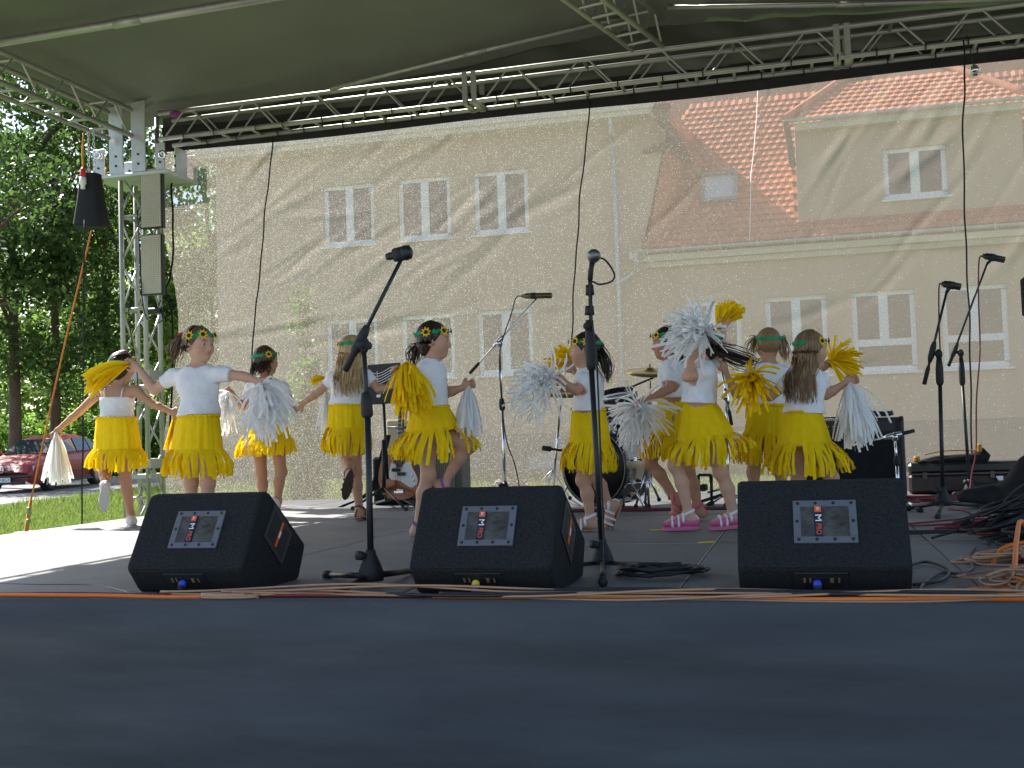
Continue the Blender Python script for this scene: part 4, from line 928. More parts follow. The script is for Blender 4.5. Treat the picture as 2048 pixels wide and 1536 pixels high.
def mic(parent_m, tip, tail, r_, m, kind='dynamic'):
    tip = V3(tip); tail = V3(tail); d = tip-tail; L_ = np.linalg.norm(d)
    k = MB()
    if kind == 'dynamic': k.lathe(tail, d, [(0, 0), (0, r_*0.55), (L_*0.12, r_*0.6), (L_*0.62, r_*0.85), (L_*0.66, r_*1.15), (L_*0.72, r_*1.22), (L_*0.92, r_*1.1), (L_, r_*0.5), (L_, 0)], 14)
    else: k.lathe(tail, d, [(0, 0), (0, r_*0.6), (L_*0.1, r_*0.7), (L_*0.12, r_), (L_*0.98, r_), (L_, r_*0.7), (L_, 0)], 12)
    return k.build('microphone', m, parent_m)
def stand(lab, Y, base_px, top_px, boom, feet, mt=black_metal, r_=0.011, clutch=None, hub=True, micspec=None, dYb=0.0, group='microphone stands on stage'):
    b = at(*base_px, Y); tp = at(*top_px, Y); t = empty('microphone_stand', (b[0], Y, 0), lab, 'microphone stand', group)
    cl = at(*clutch[0], Y) if clutch else b+(tp-b)*0.6
    m = MB(); m.tube(b, cl, r_*1.15, n=10); m.tube(cl, tp, r_*0.85, n=10); m.build('pole', mt, t)
    c2 = at(*clutch[1], Y) if clutch else b+(tp-b)*0.66
    m = MB(); m.lathe(cl, c2-cl, [(0, 0), (0, r_*1.5), (np.linalg.norm(c2-cl)*0.1, r_*2.1), (np.linalg.norm(c2-cl)*0.6, r_*2.1), (np.linalg.norm(c2-cl), r_*1.4), (np.linalg.norm(c2-cl), 0)], 12); m.build('height_clutch', rubber, t)
    if hub:
        m = MB(); hb = V3(b); m.lathe(hb+V3((0, 0, -0.035)), (0, 0, 1), [(0, 0.0), (0, 0.048), (0.035, 0.048), (0.06, 0.040), (0.10, 0.022), (0.12, 0.018), (0.12, 0)], 14); h_ = m.build('hub', rubber if mt is black_metal else black_metal, t)
        k = MB(); k.lathe(hb+V3((-0.012, -0.012, 0.06)), (-1, -1, 0.2), [(0, 0.01), (0.02, 0.018), (0.04, 0.018), (0.04, 0)], 10); k.build('wing_screw', rubber, h_)
    for ft in feet:
        p = floor_at(*ft) if len(ft) == 2 else V3(ft); p = V3((p[0], p[1], 0.016)); s0 = V3((b[0], b[1], b[2]-0.02)); s0 = s0+nrm((p-s0)*V3((1, 1, 0)))*0.04
        m = MB(); m.tube(s0, p, 0.0125, n=8); lg = m.build('leg', mt, t)
        d = nrm(p-s0); m = MB(); m.lathe(p-d*0.03, d, [(0, 0), (0, 0.017), (0.05, 0.018), (0.058, 0.010), (0.058, 0)], 10); m.build('rubber_foot', rubber, lg)
    if boom:
        q = [at(x, y, Y+dYb) for x, y in boom]; m = MB(); m.tube(q[0], q[-1], 0.008, n=8); bm = m.build('boom', mt, t)
        d = nrm(q[-1]-q[0]); m = MB(); m.lathe(q[0]-d*0.01, d, [(0, 0), (0, 0.013), (0.10, 0.014), (0.12, 0.009), (0.12, 0)], 10); m.build('counterweight', rubber, bm)
        jc = tp+(V3((0, 0, 0.02))); m = MB(); m.ball(jc, (0.022, 0.024, 0.034)); m.lathe(jc+V3((0, -0.045, 0)), (0, 1, 0), [(0, 0), (0, 0.017), (0.09, 0.017), (0.09, 0)], 10); i_ = 0
        s_ = (jc-q[0])@d; pj = q[0]+d*s_; m.lathe(pj-d*0.06, d, [(0, 0), (0, 0.011), (0.03, 0.019), (0.10, 0.019), (0.13, 0.012), (0.13, 0)], 10); m.tube(jc, pj, 0.014, n=8); m.build('boom_joint', rubber if mt is black_metal else chrome, t)
    if micspec:
        tip, tail, r2, kind, col = micspec; p1, p0 = at(*tip[:2], Y+(tip[2] if len(tip) > 2 else 0)), at(*tail[:2], Y+(tail[2] if len(tail) > 2 else 0)); mm = mic(t, p1, p0, r2, col, kind)
        e = at(*boom[-1], Y+dYb) if boom else tp; cpt = p0+(p1-p0)*0.45; m = MB(); m.tube(e, cpt+V3((0, 0, -0.004)), 0.010, 0.014, n=8); m.lathe(p0+(p1-p0)*0.30, p1-p0, [(0, r2*0.9), (0, r2*1.12), (0.04, r2*1.15), (0.04, r2*0.9)], 10); m.build('microphone_clip', rubber, t)
    return t
mic_black = mat('microphone_black', (0.02, 0.021, 0.021), 0.4, 0.3); mic_grey = mat('microphone_grille', (0.16, 0.17, 0.17), 0.35, 0.8); mic_bronze = mat('microphone_bronze', (0.13, 0.095, 0.05), 0.35, 0.7)
stand('black boom microphone stand at front left with tilted boom', 4.05, (742, 1143), (728, 700), [(692, 737), (802, 520)], [(655, 1157), (682, 1190), (830, 1148)], clutch=((735, 835), (731, 785)), micspec=((824, 503), (773, 514), 0.024, 'dynamic', mic_black))
sB = stand('chrome boom microphone stand behind the middle of the stage', 8.9, (1011, 985), (999, 692), [(941, 745), (1073, 598)], [(960, 1012), (1040, 1015), (1020, 1000)], chrome, 0.012, ((1005, 820), (1003, 797)), micspec=((1104, 591), (1044, 592), 0.024, 'pencil', mic_bronze))
sC = stand('tall black microphone stand in the middle with a round microphone facing out', 4.85, (1205, 1117), (1180, 545), None, [(1352, 1140), (1206, 1172), (1090, 1140)], clutch=((1183, 740), (1178, 640)), micspec=((1188, 510, -0.06), (1187, 516, 0.10), 0.025, 'dynamic', mic_grey))
for (x0, y0, x1, y1, r_) in ((1180, 590, 1179, 570, 0.020), (1179, 630, 1179, 612, 0.022), (1179, 660, 1179, 640, 0.020), (1180, 560, 1184, 522, 0.012)):
    k = MB(); k.tube(at(x0, y0, 4.84), at(x1, y1, 4.84), r_, r_*0.85, n=10); k.build('collar', rubber, sC)
k = MB(); k.ball(at(1173, 652, 4.82), 0.016); k.build('clamp_knob', rubber, sC)
k = MB(); k.path(smooth_path([at(1189, 514, 4.95), at(1210, 520, 4.9), at(1228, 546, 4.85), at(1224, 562, 4.83), at(1200, 569, 4.82), at(1181, 568, 4.82), at(1184, 640, 4.82), at(1192, 700, 4.82), at(1197, 800, 4.83), at(1203, 960, 4.82), at(1208, 1080, 4.7), at(1213, 1160, 4.4), at(1260, 1170, 4.35)], 8), 0.0042, 6); k.build('cable', rubber, sC)
k = MB(); k.ball(at(1187, 506, 4.81), 0.007); k.build('red_mark', red_felt, sC)
k = MB(); k.path(smooth_path([at(1045, 592, 8.9), at(1032, 596, 8.9), at(1022, 630, 8.9), at(1005, 680, 8.88), at(999, 720, 8.88), at(1003, 800, 8.87), at(1013, 880, 8.87), at(1030, 930, 8.85), at(1041, 985, 8.8)], 8), 0.005, 5); k.build('cable', rubber, sB)
sD = stand('black boom stand at right, the shorter of the two with a drooping counterweight', 7.4, (1886, 1000), (1878, 715), [(1849, 766), (1893, 585)], [(1815, 1022), (1876, 1038), (1975, 1018)], clutch=((1880, 770), (1878, 715)), micspec=((1922, 574), (1883, 567), 0.022, 'pencil', mic_black))
sE = stand('black boom stand at far right, the taller one reaching up to the right', 9.4, (1940, 980), (1922, 712), [(1898, 730), (1974, 528)], [(1885, 985), (1912, 992), (2010, 985)], clutch=((1925, 770), (1922, 715)), micspec=((2010, 520), (1965, 511), 0.026, 'pencil', mic_black))
red_cable = mat('red_cable', (0.17, 0.016, 0.022), 0.5); black_cable = mat('black_cable', (0.018, 0.018, 0.02), 0.5); orange_cable = mat('orange_cable', (0.80, 0.20, 0.03), 0.5); beige_cable = mat('copper_twin_cable', (0.45, 0.26, 0.15), 0.45, spec=0.6); grey_cable = mat('grey_cable', (0.35, 0.36, 0.36), 0.5)
k = MB(); k.path(smooth_path([at(1883, 567, 7.4), at(1878, 574, 7.4), at(1878, 640, 7.4), at(1881, 720, 7.38)], 6), 0.0045, 5); k.build('cable', rubber, sD)
k = MB(); k.path(smooth_path([at(1966, 511, 9.4), at(1958, 522, 9.4), at(1957, 600, 9.35), at(1960, 700, 9.35), at(1953, 800, 9.35), at(1952, 900, 9.35), at(1943, 950, 9.35), at(1940, 985, 9.3)], 8), 0.006, 5); k.build('cable', red_cable, sE)
sF = stand('low chrome boom stand in front of the large guitar amplifier', 8.0, (1797, 990), (1790, 880), [(1826, 862), (1694, 894)], [(1760, 1030), (1800, 1040), (1840, 1025)], chrome, 0.010, ((1794, 930), (1793, 912)))
sG = stand('chrome stand with a low black boom behind the white pom-poms', 8.6, (1456, 985), (1452, 800), [(1463, 848), (1440, 720)], [(1420, 1012), (1450, 1018), (1500, 1010)], chrome, 0.011)

# music stand with printed stave
ms = empty('music_stand', (at(768, 1015, 8.9)[0], 8.9, 0), 'black music stand with a printed stave on its desk', 'music stand')
y0 = 8.9; pts = [at(735, 730, y0), at(800, 725, y0), at(803, 806, y0), at(735, 810, y0)]
m = MB(); m.prism([p for p in pts], (0, 0.012, 0)); dk = m.build('desk', black_metal, ms)
m = MB()
for j in range(5):
    P = [at(735+x, 741+j*5.2+7*math.sin(x/60*5.0)-x*0.03, y0-0.004) for x in np.linspace(2, 60, 14)]; m.path(P, 0.0032, 4)
for (x, y, h) in ((752, 768, -26), (757, 792, -24), (775, 778, 0)):
    m.ball(at(x, y, y0-0.004), (0.02, 0.003, 0.014)); 
    if h: m.path([at(x+4, y, y0-0.004), at(x+2, y+h, y0-0.004)], 0.003, 4)
m.build('stave_print', white_print, dk)
m = MB(); m.tube((pts[0][0]+0.15, y0+0.01, 0.25), at(766, 800, y0)+V3((0, 0.01, 0)), 0.013, n=8); m.tube(at(768, 985, y0), at(767, 880, y0), 0.017, n=8); m.build('post', black_metal, ms)
for ft in ((705, 1020), (812, 1022), (768, 1005)):
    p = floor_at(*ft); m = MB(); m.tube(at(768, 975, y0), (p[0], p[1], 0.012), 0.011, n=8); lg = m.build('leg', black_metal, ms); m = MB(); m.ball((p[0], p[1], 0.015), 0.018, 8); m.build('rubber_foot', rubber, lg)
# bass guitar on a stand
by = 9.05; bs = empty('bass_guitar', (at(800, 1000, by)[0], by, 0.12), 'sunburst bass guitar with white pickguard leaning on a stand', 'bass guitar')
def gout(pts, y, th, name, m_, parent, sub=4):
    P = smooth_path([at(px_, py_, y) for px_, py_ in pts+[pts[0]]], sub)[:-1]; k = MB(); k.prism(P, (0, th, 0)); return k.build(name, m_, parent)
sb = mat('sunburst_lacquer', (0.30, 0.075, 0.014), 0.2, coat=0.6, var=0.55, vscale=3.5)
body = gout([(770, 905), (760, 930), (757, 962), (770, 992), (800, 1000), (828, 990), (836, 962), (826, 935), (822, 912), (812, 905), (806, 925), (788, 928), (780, 915)], by, 0.045, 'body', sb, bs)
pg = gout([(783, 925), (778, 945), (781, 958), (800, 962), (822, 975), (833, 968), (834, 955), (824, 935), (819, 918), (806, 930), (792, 930)], by-0.004, 0.004, 'pickguard', white_paint, body)
k = MB()
for (x, y) in ((792, 940), (803, 948)): k.box(at(x, y, by-0.012), (0.075, 0.02, 0.028), None, 0.004)
k.build('pickup', dark_plastic, body); k = MB(); k.box(at(798, 982, by-0.01), (0.085, 0.02, 0.04), None, 0.003); k.build('bridge', chrome, body)
k = MB()
for (x, y) in ((826, 950), (829, 960), (831, 970)): k.lathe(at(x, y, by-0.004), (0, -1, 0), [(0, 0.012), (0.018, 0.010), (0.018, 0)], 10)
k.build('knob', chrome, body)
k = MB(); a, b = at(799, 935, by), at(803, 810, by); k.prism([a+V3((-0.028, -0.01, 0)), a+V3((0.028, -0.01, 0)), b+V3((0.021, -0.01, 0)), b+V3((-0.021, -0.01, 0))], (0, 0.03, 0)); nk = k.build('neck', mat('rosewood', (0.03, 0.018, 0.012), 0.5), bs)
k = MB()
for i in range(14): p = b+(a-b)*(i/14*0.9+0.03); k.box(p+V3((0, -0.012, 0)), (0.046, 0.004, 0.003))
k.build('fret', chrome, nk)
k = MB()
for i in range(4): o_ = V3((-0.015+0.01*i, -0.018, 0)); k.path([at(798, 982, by)+o_*1.6, b+o_], 0.0016, 4)
k.build('string', chrome, bs)
k = MB(); hb = at(803, 800, by); k.prism([hb+V3(p) for p in ((-0.025, -0.005, 0), (0.025, -0.005, 0), (0.045, -0.005, 0.08), (0.0, -0.005, 0.17), (-0.035, -0.005, 0.12))], (0, 0.02, 0)); k.build('headstock', mat('maple', (0.42, 0.27, 0.13), 0.4), bs)
gs = empty('guitar_stand', (at(800, 1010, by)[0], by+0.1, 0), 'black guitar stand holding the sunburst bass', 'guitar stand')
k = MB(); k.path([at(800, 1000, by+0.1), at(802, 880, by+0.14)], 0.011, 8); k.path([at(775, 855, by+0.12), at(823, 855, by+0.12)], 0.009, 6); k.build('post', black_metal, gs)
for (a, b2) in (((796, 995), (745, 1010)), ((802, 995), (835, 1018)), ((800, 990), (800, 1002))):
    p = floor_at(*b2); k = MB(); k.tube(at(*a, by+0.08), (p[0], p[1], 0.012), 0.011, n=8); k.build('leg', black_metal, gs)
k = MB(); k.path([at(772, 998, by+0.05), at(772, 1000, by-0.06), at(771, 992, by-0.07)], 0.010, 6); k.path([at(830, 998, by+0.05), at(830, 1000, by-0.06), at(831, 992, by-0.07)], 0.010, 6); k.path([at(772, 998, by+0.05), at(830, 998, by+0.05)], 0.010, 6); k.build('cradle', rubber, gs)
sg = MB(); P = smooth_path([at(x, y, by+0.03) for x, y in ((775, 870), (768, 900), (758, 940), (745, 975), (725, 995), (690, 1010), (668, 1020), (660, 1021))], 6)
sg.smooth = True; V = []
for i, p in enumerate(P): V += [p+V3((-0.028, 0, 0)), p+V3((0.028, 0.01, 0))]
for v in V: v[2] = max(v[2], 0.01)
sg.add(V, [(2*i, 2*i+1, 2*i+3, 2*i+2) for i in range(len(P)-1)]); tag(sg.build('guitar_strap', black_cloth), 'black guitar strap hanging from the bass down to the floor', 'strap')
# small amp behind
def gridface(mb, c, w, h, n1, n2, y):
    for i in range(n1):
        for j in range(n2): mb.lathe((c[0]-w/2+w*(i+0.5)/n1, y, c[2]-h/2+h*(j+0.5)/n2), (0, -1, 0), [(0, 0.0045), (0.003, 0.0045), (0.003, 0)], 5)
ac = at(868, 955, 9.4); sa = empty('guitar_amplifier', (ac[0], 9.55, 0), 'small grey practice amplifier behind the dancer with raised knee', 'amplifier')
k = MB(); k.box((ac[0], 9.55, 0.23), (0.50, 0.28, 0.46), None, 0.012); cb_ = k.build('cabinet', mat('grey_amp_vinyl', (0.09, 0.092, 0.085), 0.7, var=0.2, vscale=40), sa)
k = MB(); k.box((ac[0]-0.02, 9.405, 0.24), (0.42, 0.008, 0.34)); gr = k.build('grille', mat('grey_grille', (0.17, 0.17, 0.16), 0.5, 0.4), sa)
k = MB(); gridface(k, (ac[0]-0.02, 0, 0.24), 0.40, 0.32, 20, 16, 9.40); tag(k.build('grille_holes', rubber, gr), kind='stuff')
tc_ = at(800, 870, 9.62); mb_ = MB(); mb_.box((tc_[0], 9.75, 0.60), (0.30, 0.2, 0.34), None, 0.02); ba = mb_.build('drum_monitor_box', mat('cream_box', (0.50, 0.42, 0.29), 0.7), None)
tag(ba, 'cream box behind the neck of the bass guitar', 'box'); mb_ = MB(); mb_.box((tc_[0], 9.6, 0.215), (0.42, 0.3, 0.43), None, 0.02); tag(mb_.build('flight_case', black_cloth), 'low black case under the cream box behind the bass', 'case')
# large amp
A0 = at(1795, 990, 8.95); ax_ = 0.36
amp = empty('guitar_amplifier', (A0[0]-0.34, 9.2, 0), 'large black guitar amplifier with a knob panel at right', 'amplifier')
ang = math.radians(-6); Rz = np.array(((math.cos(ang), -math.sin(ang), 0), (math.sin(ang), math.cos(ang), 0), (0, 0, 1)))
oc = V3((A0[0]-0.285, 9.18, 0.315)); k = MB(); k.box(oc, (0.74, 0.34, 0.62), Rz, 0.015); k.build('cabinet', mat('black_tolex', (0.014, 0.014, 0.016), 0.6, bump=0.4, bscale=300), amp)
k = MB(); k.box(oc+Rz@V3((-0.02, -0.173, -0.06)), (0.67, 0.01, 0.48), Rz); k.build('grille_cloth', black_cloth, amp)
k = MB(); k.box(oc+Rz@V3((-0.02, -0.173, 0.245)), (0.67, 0.012, 0.085), Rz); cp = k.build('control_panel', dark_plastic, amp)
k = MB()
for i in range(13):
    k.lathe(oc+Rz@V3((-0.30+i*0.032, -0.18, 0.245)), Rz@V3((0, -1, 0)), [(0, 0.011), (0.014, 0.009), (0.014, 0)], 10)
k.build('knob', black_metal, cp); k = MB()
for i in range(13): k.box(oc+Rz@V3((-0.30+i*0.032, -0.1955, 0.252)), (0.003, 0.002, 0.010), Rz)
k.box(oc+Rz@V3((0.10, -0.181, 0.242)), (0.018, 0.004, 0.035), Rz); k.build('knob_marks', white_print, cp)
k = MB()
for s in (-1, 1):
    for z in (-1, 1): k.box(oc+Rz@V3((s*0.358, -0.158, z*0.298)), (0.035, 0.04, 0.035), Rz, 0.008)
k.build('corner_guard', rubber, amp)
def coil(name, lab, c, rx, ry, turns, r_, m_, hz=0.02, seed=0, cat='cable', tail=None, kind=None):
    g = np.random.default_rng(seed); P = []
    for i in range(int(turns*14)):
        a = i/14*6.283; q = 1+0.16*math.sin(i*0.37+seed)+g.normal()*0.03
        P.append(V3(c)+V3((rx*q*math.cos(a)+g.normal()*0.006, ry*q*math.sin(a)+g.normal()*0.006, r_+hz*(i/(turns*14))+abs(g.normal())*hz*0.5)))
    if tail: P += [V3(t_) for t_ in tail]
    k = MB(); k.path(smooth_path(P, 2), r_, 5); o = k.build(name, m_); tag(o, lab, cat, None, kind); return o
coil('cable_coil', 'black cable coiled on top of the large amplifier', oc+V3((0.15, -0.03, 0.313)), 0.13, 0.10, 6, 0.007, black_cable, 0.025, 3)
coil('cable_coil', 'thin black cables lying along the amplifier top', oc+V3((-0.22, -0.05, 0.313)), 0.11, 0.06, 2, 0.004, black_cable, 0.006, 4)
coil('cable_coil', 'black cable coiled on the deck beside the middle microphone stand', (-0.56, 4.42, 0.0), 0.155, 0.10, 6, 0.0065, black_cable, 0.02, 5)
pc_ = floor_at(1030, 985); coil('cable_coil', 'black cable heap at the foot of the chrome microphone stand', (pc_[0], pc_[1]-0.2, 0), 0.17, 0.14, 5, 0.012, black_cable, 0.08, 6)
# guitar case, effect board, gig bag
gcs = empty('guitar_case', (1.33, 9.75, 0), 'long dark brown guitar case lying behind the boom stands', 'case')
x0, x1 = at(1818, 950, 9.55)[0], at(2060, 950, 9.55)[0]
k = MB(); k.box(((x0+x1)/2, 9.75, 0.085), (x1-x0, 0.36, 0.15), None, 0.02); k.build('case_bottom', mat('brown_case', (0.035, 0.022, 0.018), 0.5, var=0.3, vscale=20), gcs)
k = MB(); k.box(((x0+x1)/2, 9.75, 0.21), (x1-x0, 0.36, 0.085), None, 0.02); k.build('case_lid', mat('black_case_lid', (0.018, 0.017, 0.019), 0.3), gcs)
k = MB(); k.box(((x0+x1)/2, 9.57, 0.164), (x1-x0, 0.012, 0.012)); k.build('trim_strip', mat('dull_latch', (0.10, 0.09, 0.08), 0.45, 0.6), gcs)
for px_ in (1850, 1985): 
    p = at(px_, 957, 9.56); k = MB(); k.box((p[0], 9.565, 0.15), (0.035, 0.02, 0.06), None, 0.004); k.build('latch', mat('dull_latch', (0.10, 0.09, 0.08), 0.45, 0.6), gcs)
p = at(1965, 960, 9.56); k = MB(); k.path(smooth_path([(p[0]-0.1, 9.56, 0.12), (p[0]-0.09, 9.52, 0.09), (p[0]+0.09, 9.52, 0.09), (p[0]+0.1, 9.56, 0.12)], 4), 0.009, 6); k.build('carry_handle', rubber, gcs)
p = at(2000, 962, 9.56); k = MB(); k.box((p[0], 9.565, 0.12), (0.05, 0.004, 0.035)); k.build('label', white_print, gcs)
eb = empty('keyboard_bag', (at(1900, 930, 9.7)[0], 9.72, 0.253), 'black case with yellow end straps lying on top of the guitar case', 'case')
a, b = at(1835, 935, 9.7), at(1965, 925, 9.7); k = MB(); k.smooth = True
k.prism([(a[0], 9.6, 0.254), (a[0]+0.05, 9.6, 0.275), (a[0]+0.15, 9.6, 0.30), (b[0]-0.05, 9.6, 0.315), (b[0], 9.6, 0.36), (b[0]+0.05, 9.6, 0.30), (b[0]+0.03, 9.6, 0.254)], (0, 0.26, 0)); k.build('sleeve', black_cloth, eb)
amber = mat('amber_webbing', (0.38, 0.19, 0.015), 0.7); k = MB(); k.box((a[0]-0.01, 9.64, 0.285), (0.045, 0.09, 0.05), None, 0.012); k.build('yellow_strap', amber, eb); k = MB(); k.box((b[0]-0.03, 9.62, 0.36), (0.035, 0.06, 0.07), None, 0.01); k.build('yellow_strap', amber, eb)
k = MB(); k.path(smooth_path([(a[0]+0.05, 9.62, 0.32), (a[0]+0.2, 9.62, 0.345), (b[0]-0.1, 9.62, 0.345), (b[0]-0.05, 9.62, 0.33)], 5), 0.006, 5); k.build('yellow_lead', mat('amber_webbing', (0.55, 0.28, 0.02), 0.7), eb)
S_ = Sculpt(); q = [at(x, y, 8.0) for x, y in ((2080, 938), (2056, 955), (2022, 990), (1972, 1012), (1930, 1020))]
for i in range(4): S_.cap(V3((q[i][0], 8.0, max(0.07, q[i][2]))), V3((q[i+1][0], 7.95, max(0.07, q[i+1][2]))), (0.13, 0.115, 0.09, 0.065)[i], (0.115, 0.09, 0.065, 0.05)[i], 0.05)
def bagpost(P, F): return np.maximum(F+0.010*wob(P, 26, 1)+0.004*wob(P, 60, 4), 0.004-P[..., 2])
V, Q = S_.mesh(0.014, bagpost); tag(thing_np('gig_bag', V, Q, mat('gig_bag_nylon', (0.008, 0.008, 0.009), 0.75), smooth=True), 'soft black gig bag slumped on the deck at the right edge', 'bag')
p = at(2046, 590, 7.5); k = MB(); k.box((p[0]+0.075, 7.6, p[2]), (0.12, 0.12, 0.24), None, 0.01); k.tube((p[0]+0.06, 7.6, p[2]-0.12), (p[0]+0.06, 7.6, 0.0), 0.018); tag(k.build('loudspeaker', black_cloth), 'dark edge of a pole loudspeaker cut by the right frame', 'speaker')

# ------------------------------------------------------------------- drum kit
dr = empty('bass_drum', (-1.57, 8.55, 0), 'black bass drum with chrome hardware behind the ponytailed dancer', 'drum')
dc = V3((at(1188, 940, 8.4)[0], 8.42, 0.315)); ax_ = nrm((0.42, 1.0, 0.0)); R_ = 0.285
wrap = mat('black_drum_shell', (0.02, 0.021, 0.022), 0.15, coat=0.7); skinm = mat('black_drum_head', (0.010, 0.011, 0.012), 0.35)
k = MB(); k.lathe(dc, ax_, [(0.02, R_-0.012), (0.38, R_-0.012)], 40); k.build('shell', mat('chrome_shell', (0.30, 0.27, 0.23), 0.18, 0.9), dr)
k = MB(); k.lathe(dc, ax_, [(0.012, 0), (0.012, R_-0.01), (0.02, R_-0.008)], 40); k.build('drum_head', skinm, dr)
k = MB(); k.lathe(dc, ax_, [(-0.01, R_-0.014), (-0.015, R_+0.004), (0.03, R_+0.008), (0.032, R_-0.012)], 40); k.build('hoop', wrap, dr)
k = MB(); k.lathe(dc, ax_, [(0.36, R_-0.014), (0.36, R_+0.008), (0.40, R_+0.008), (0.40, R_-0.012)], 40); k.build('hoop', chrome, dr)
u1 = nrm(np.cross(ax_, (0, 0, 1))); u2 = np.cross(u1, ax_)
for i in range(10):
    a = i*0.628+0.2; d_ = u1*math.cos(a)+u2*math.sin(a); k = MB(); k.tube(dc+ax_*0.02+d_*(R_+0.012), dc+ax_*0.38+d_*(R_+0.012), 0.006, n=6); k.box(dc+ax_*0.14+d_*(R_+0.004), (0.025, 0.06, 0.025)); k.box(dc+ax_*0.27+d_*(R_+0.004), (0.025, 0.06, 0.025)); k.build('lug', chrome, dr)
for s in (-1, 1):
    k = MB(); k.tube(dc+ax_*0.08+u1*s*0.26+V3((0, 0, -0.10)), V3((*(dc+ax_*0.02+u1*s*0.42)[:2], 0.01)), 0.009, n=6); lg = k.build('spur', chrome, dr); k = MB(); k.ball(V3((*(dc+ax_*0.02+u1*s*0.42)[:2], 0.015)), 0.016, 8); k.build('rubber_foot', rubber, lg)
def drum(name, lab, c, r_, h, tilt=(0.1, 0.15, 1)):
    t = empty(name, V3(c)+V3((0, 0, -h/2)), lab, 'drum', 'drums of the kit'); a = nrm(tilt); c = V3(c)-a*h/2
    k = MB(); k.lathe(c, a, [(0, 0), (0, r_), (h, r_), (h, 0)], 28); k.build('shell', wrap, t)
    for z in (0, h): k = MB(); k.lathe(c+a*(z-0.014), a, [(0, r_-0.004), (0, r_+0.009), (0.028, r_+0.009), (0.028, r_-0.006)], 28); k.build('rim', chrome, t)
    for i in range(6):
        q = i*1.047; x_ = nrm(np.cross(a, (0, 1, 0))); y_ = np.cross(a, x_); d_ = x_*math.cos(q)+y_*math.sin(q); k = MB(); k.tube(c+d_*(r_+0.012), c+a*h+d_*(r_+0.012), 0.006, n=6); k.build('tension_rod', chrome, t)
    return t
drum('tom_drum', 'small black tom mounted over the bass drum', at(1236, 812, 8.7), 0.15, 0.20, (-0.1, -0.3, 1)); drum('floor_tom', 'black floor tom half hidden by the hanging white pom-pom', at(1262, 850, 8.95)+V3((0, 0, -0.05)), 0.19, 0.30, (0, 0, 1))
brass = mat('cymbal_bronze', (0.42, 0.30, 0.10), 0.3, 0.9, var=0.2, vscale=10)
def cymbal(lab, cpx, Y, r_, tilt, base_px, feet, topk=None):
    c = at(*cpx, Y); b = at(*base_px, Y); t = empty('cymbal_stand', (b[0], Y, 0), lab, 'cymbal', 'cymbals of the drum kit')
    k = MB(); k.lathe(c, tilt, [(0.012, 0.0), (0.012, 0.03), (0.0, 0.04), (-0.012, r_*0.6), (-0.028, r_), (-0.030, r_), (-0.014, r_*0.6), (-0.002, 0.04)], 36); k.build('cymbal', brass, t)
    k = MB(); k.tube(b, at(base_px[0]*0.4+cpx[0]*0.6, cpx[1]+50, Y), 0.012, n=8); k.tube(at(base_px[0]*0.4+cpx[0]*0.6, cpx[1]+50, Y), c+V3((0, 0, 0.04)), 0.008, n=8); k.build('pole', chrome, t)
    for ft in feet:
        p = floor_at(*ft); k = MB(); k.tube(b+V3((0, 0, 0.12)), (p[0], p[1], 0.015), 0.010, n=6); lg = k.build('leg', chrome, t); k = MB(); k.ball((p[0], p[1], 0.018), 0.02, 8); k.build('rubber_foot', rubber, lg)
cymbal('tilted bronze cymbal behind the second right dancer', (1300, 738), 9.1, 0.20, (0.10, -0.25, 1), (1303, 975), ((1262, 1000), (1290, 1012), (1340, 1000)))
cymbal('bronze cymbal partly covered by a white pom-pom', (1128, 778), 8.9, 0.20, (0.1, -0.25, 1), (1107, 970), ((1062, 985), (1085, 1003), (1140, 1000)))
cs = empty('boom_arm', at(1255, 775, 8.8), 'thin black boom arm reaching to the bronze cymbal', 'boom arm'); k = MB(); k.path([at(1255, 777, 9.0), at(1308, 755, 9.05)], 0.009, 6); k.build('rod', black_metal, cs)
def hardware(lab, Y, pts, name='drum_hardware', cat='drum hardware', ft=True):
    t = empty(name, V3((at(*pts[0][0], Y)[0], Y, 0)), lab, cat, 'chrome drum hardware'); 
    for (a, b) in pts:
        k = MB(); p, q = at(*a, Y), at(*b, Y); q[2] = max(q[2], 0.02); k.tube(p, q, 0.010, n=6); k.build('leg', chrome, t); 
        if ft: k = MB(); k.ball(q+V3((0, 0, -0.004)), 0.017, 8); k.build('rubber_foot', rubber, t)
hardware('chrome tripod legs to the right of the bass drum', 8.5, [((1292, 940), (1272, 1012)), ((1296, 940), (1290, 1015)), ((1294, 940), (1298, 1016)), ((1290, 935), (1318, 998)), ((1250, 960), (1246, 1008))])
hardware('chrome hi-hat legs behind the pink sandals', 8.7, [((1398, 950), (1400, 1003)), ((1420, 950), (1424, 1005)), ((1415, 985), (1455, 975)), ((1405, 1003), (1465, 985))])
pd = empty('drum_pedal', (at(1410, 1000, 8.7)[0], 8.6, 0), 'black framed drum pedal with chain behind the pink sandals', 'pedal')
k = MB()
for (a, b) in (((1397, 950), (1397, 1002)), ((1423, 950), (1423, 1000)), ((1397, 950), (1423, 950)), ((1392, 1006), (1460, 984))): k.tube(at(*a, 8.6), at(*b, 8.6), 0.012, n=6)
k.build('frame', black_metal, pd); k = MB(); k.box(at(1408, 975, 8.6), (0.05, 0.14, 0.05), None, 0.01); k.build('footboard', rubber, pd)
ml = empty('tom_holder', at(1110, 880, 8.5), 'black padded arm sticking out left of the bass drum', 'drum hardware'); k = MB(); k.tube(at(1085, 896, 8.35), at(1102, 898, 8.35), 0.020, n=10); k.tube(at(1102, 898, 8.35), at(1125, 901, 8.4), 0.010, n=8); k.build('arm', rubber, ml)

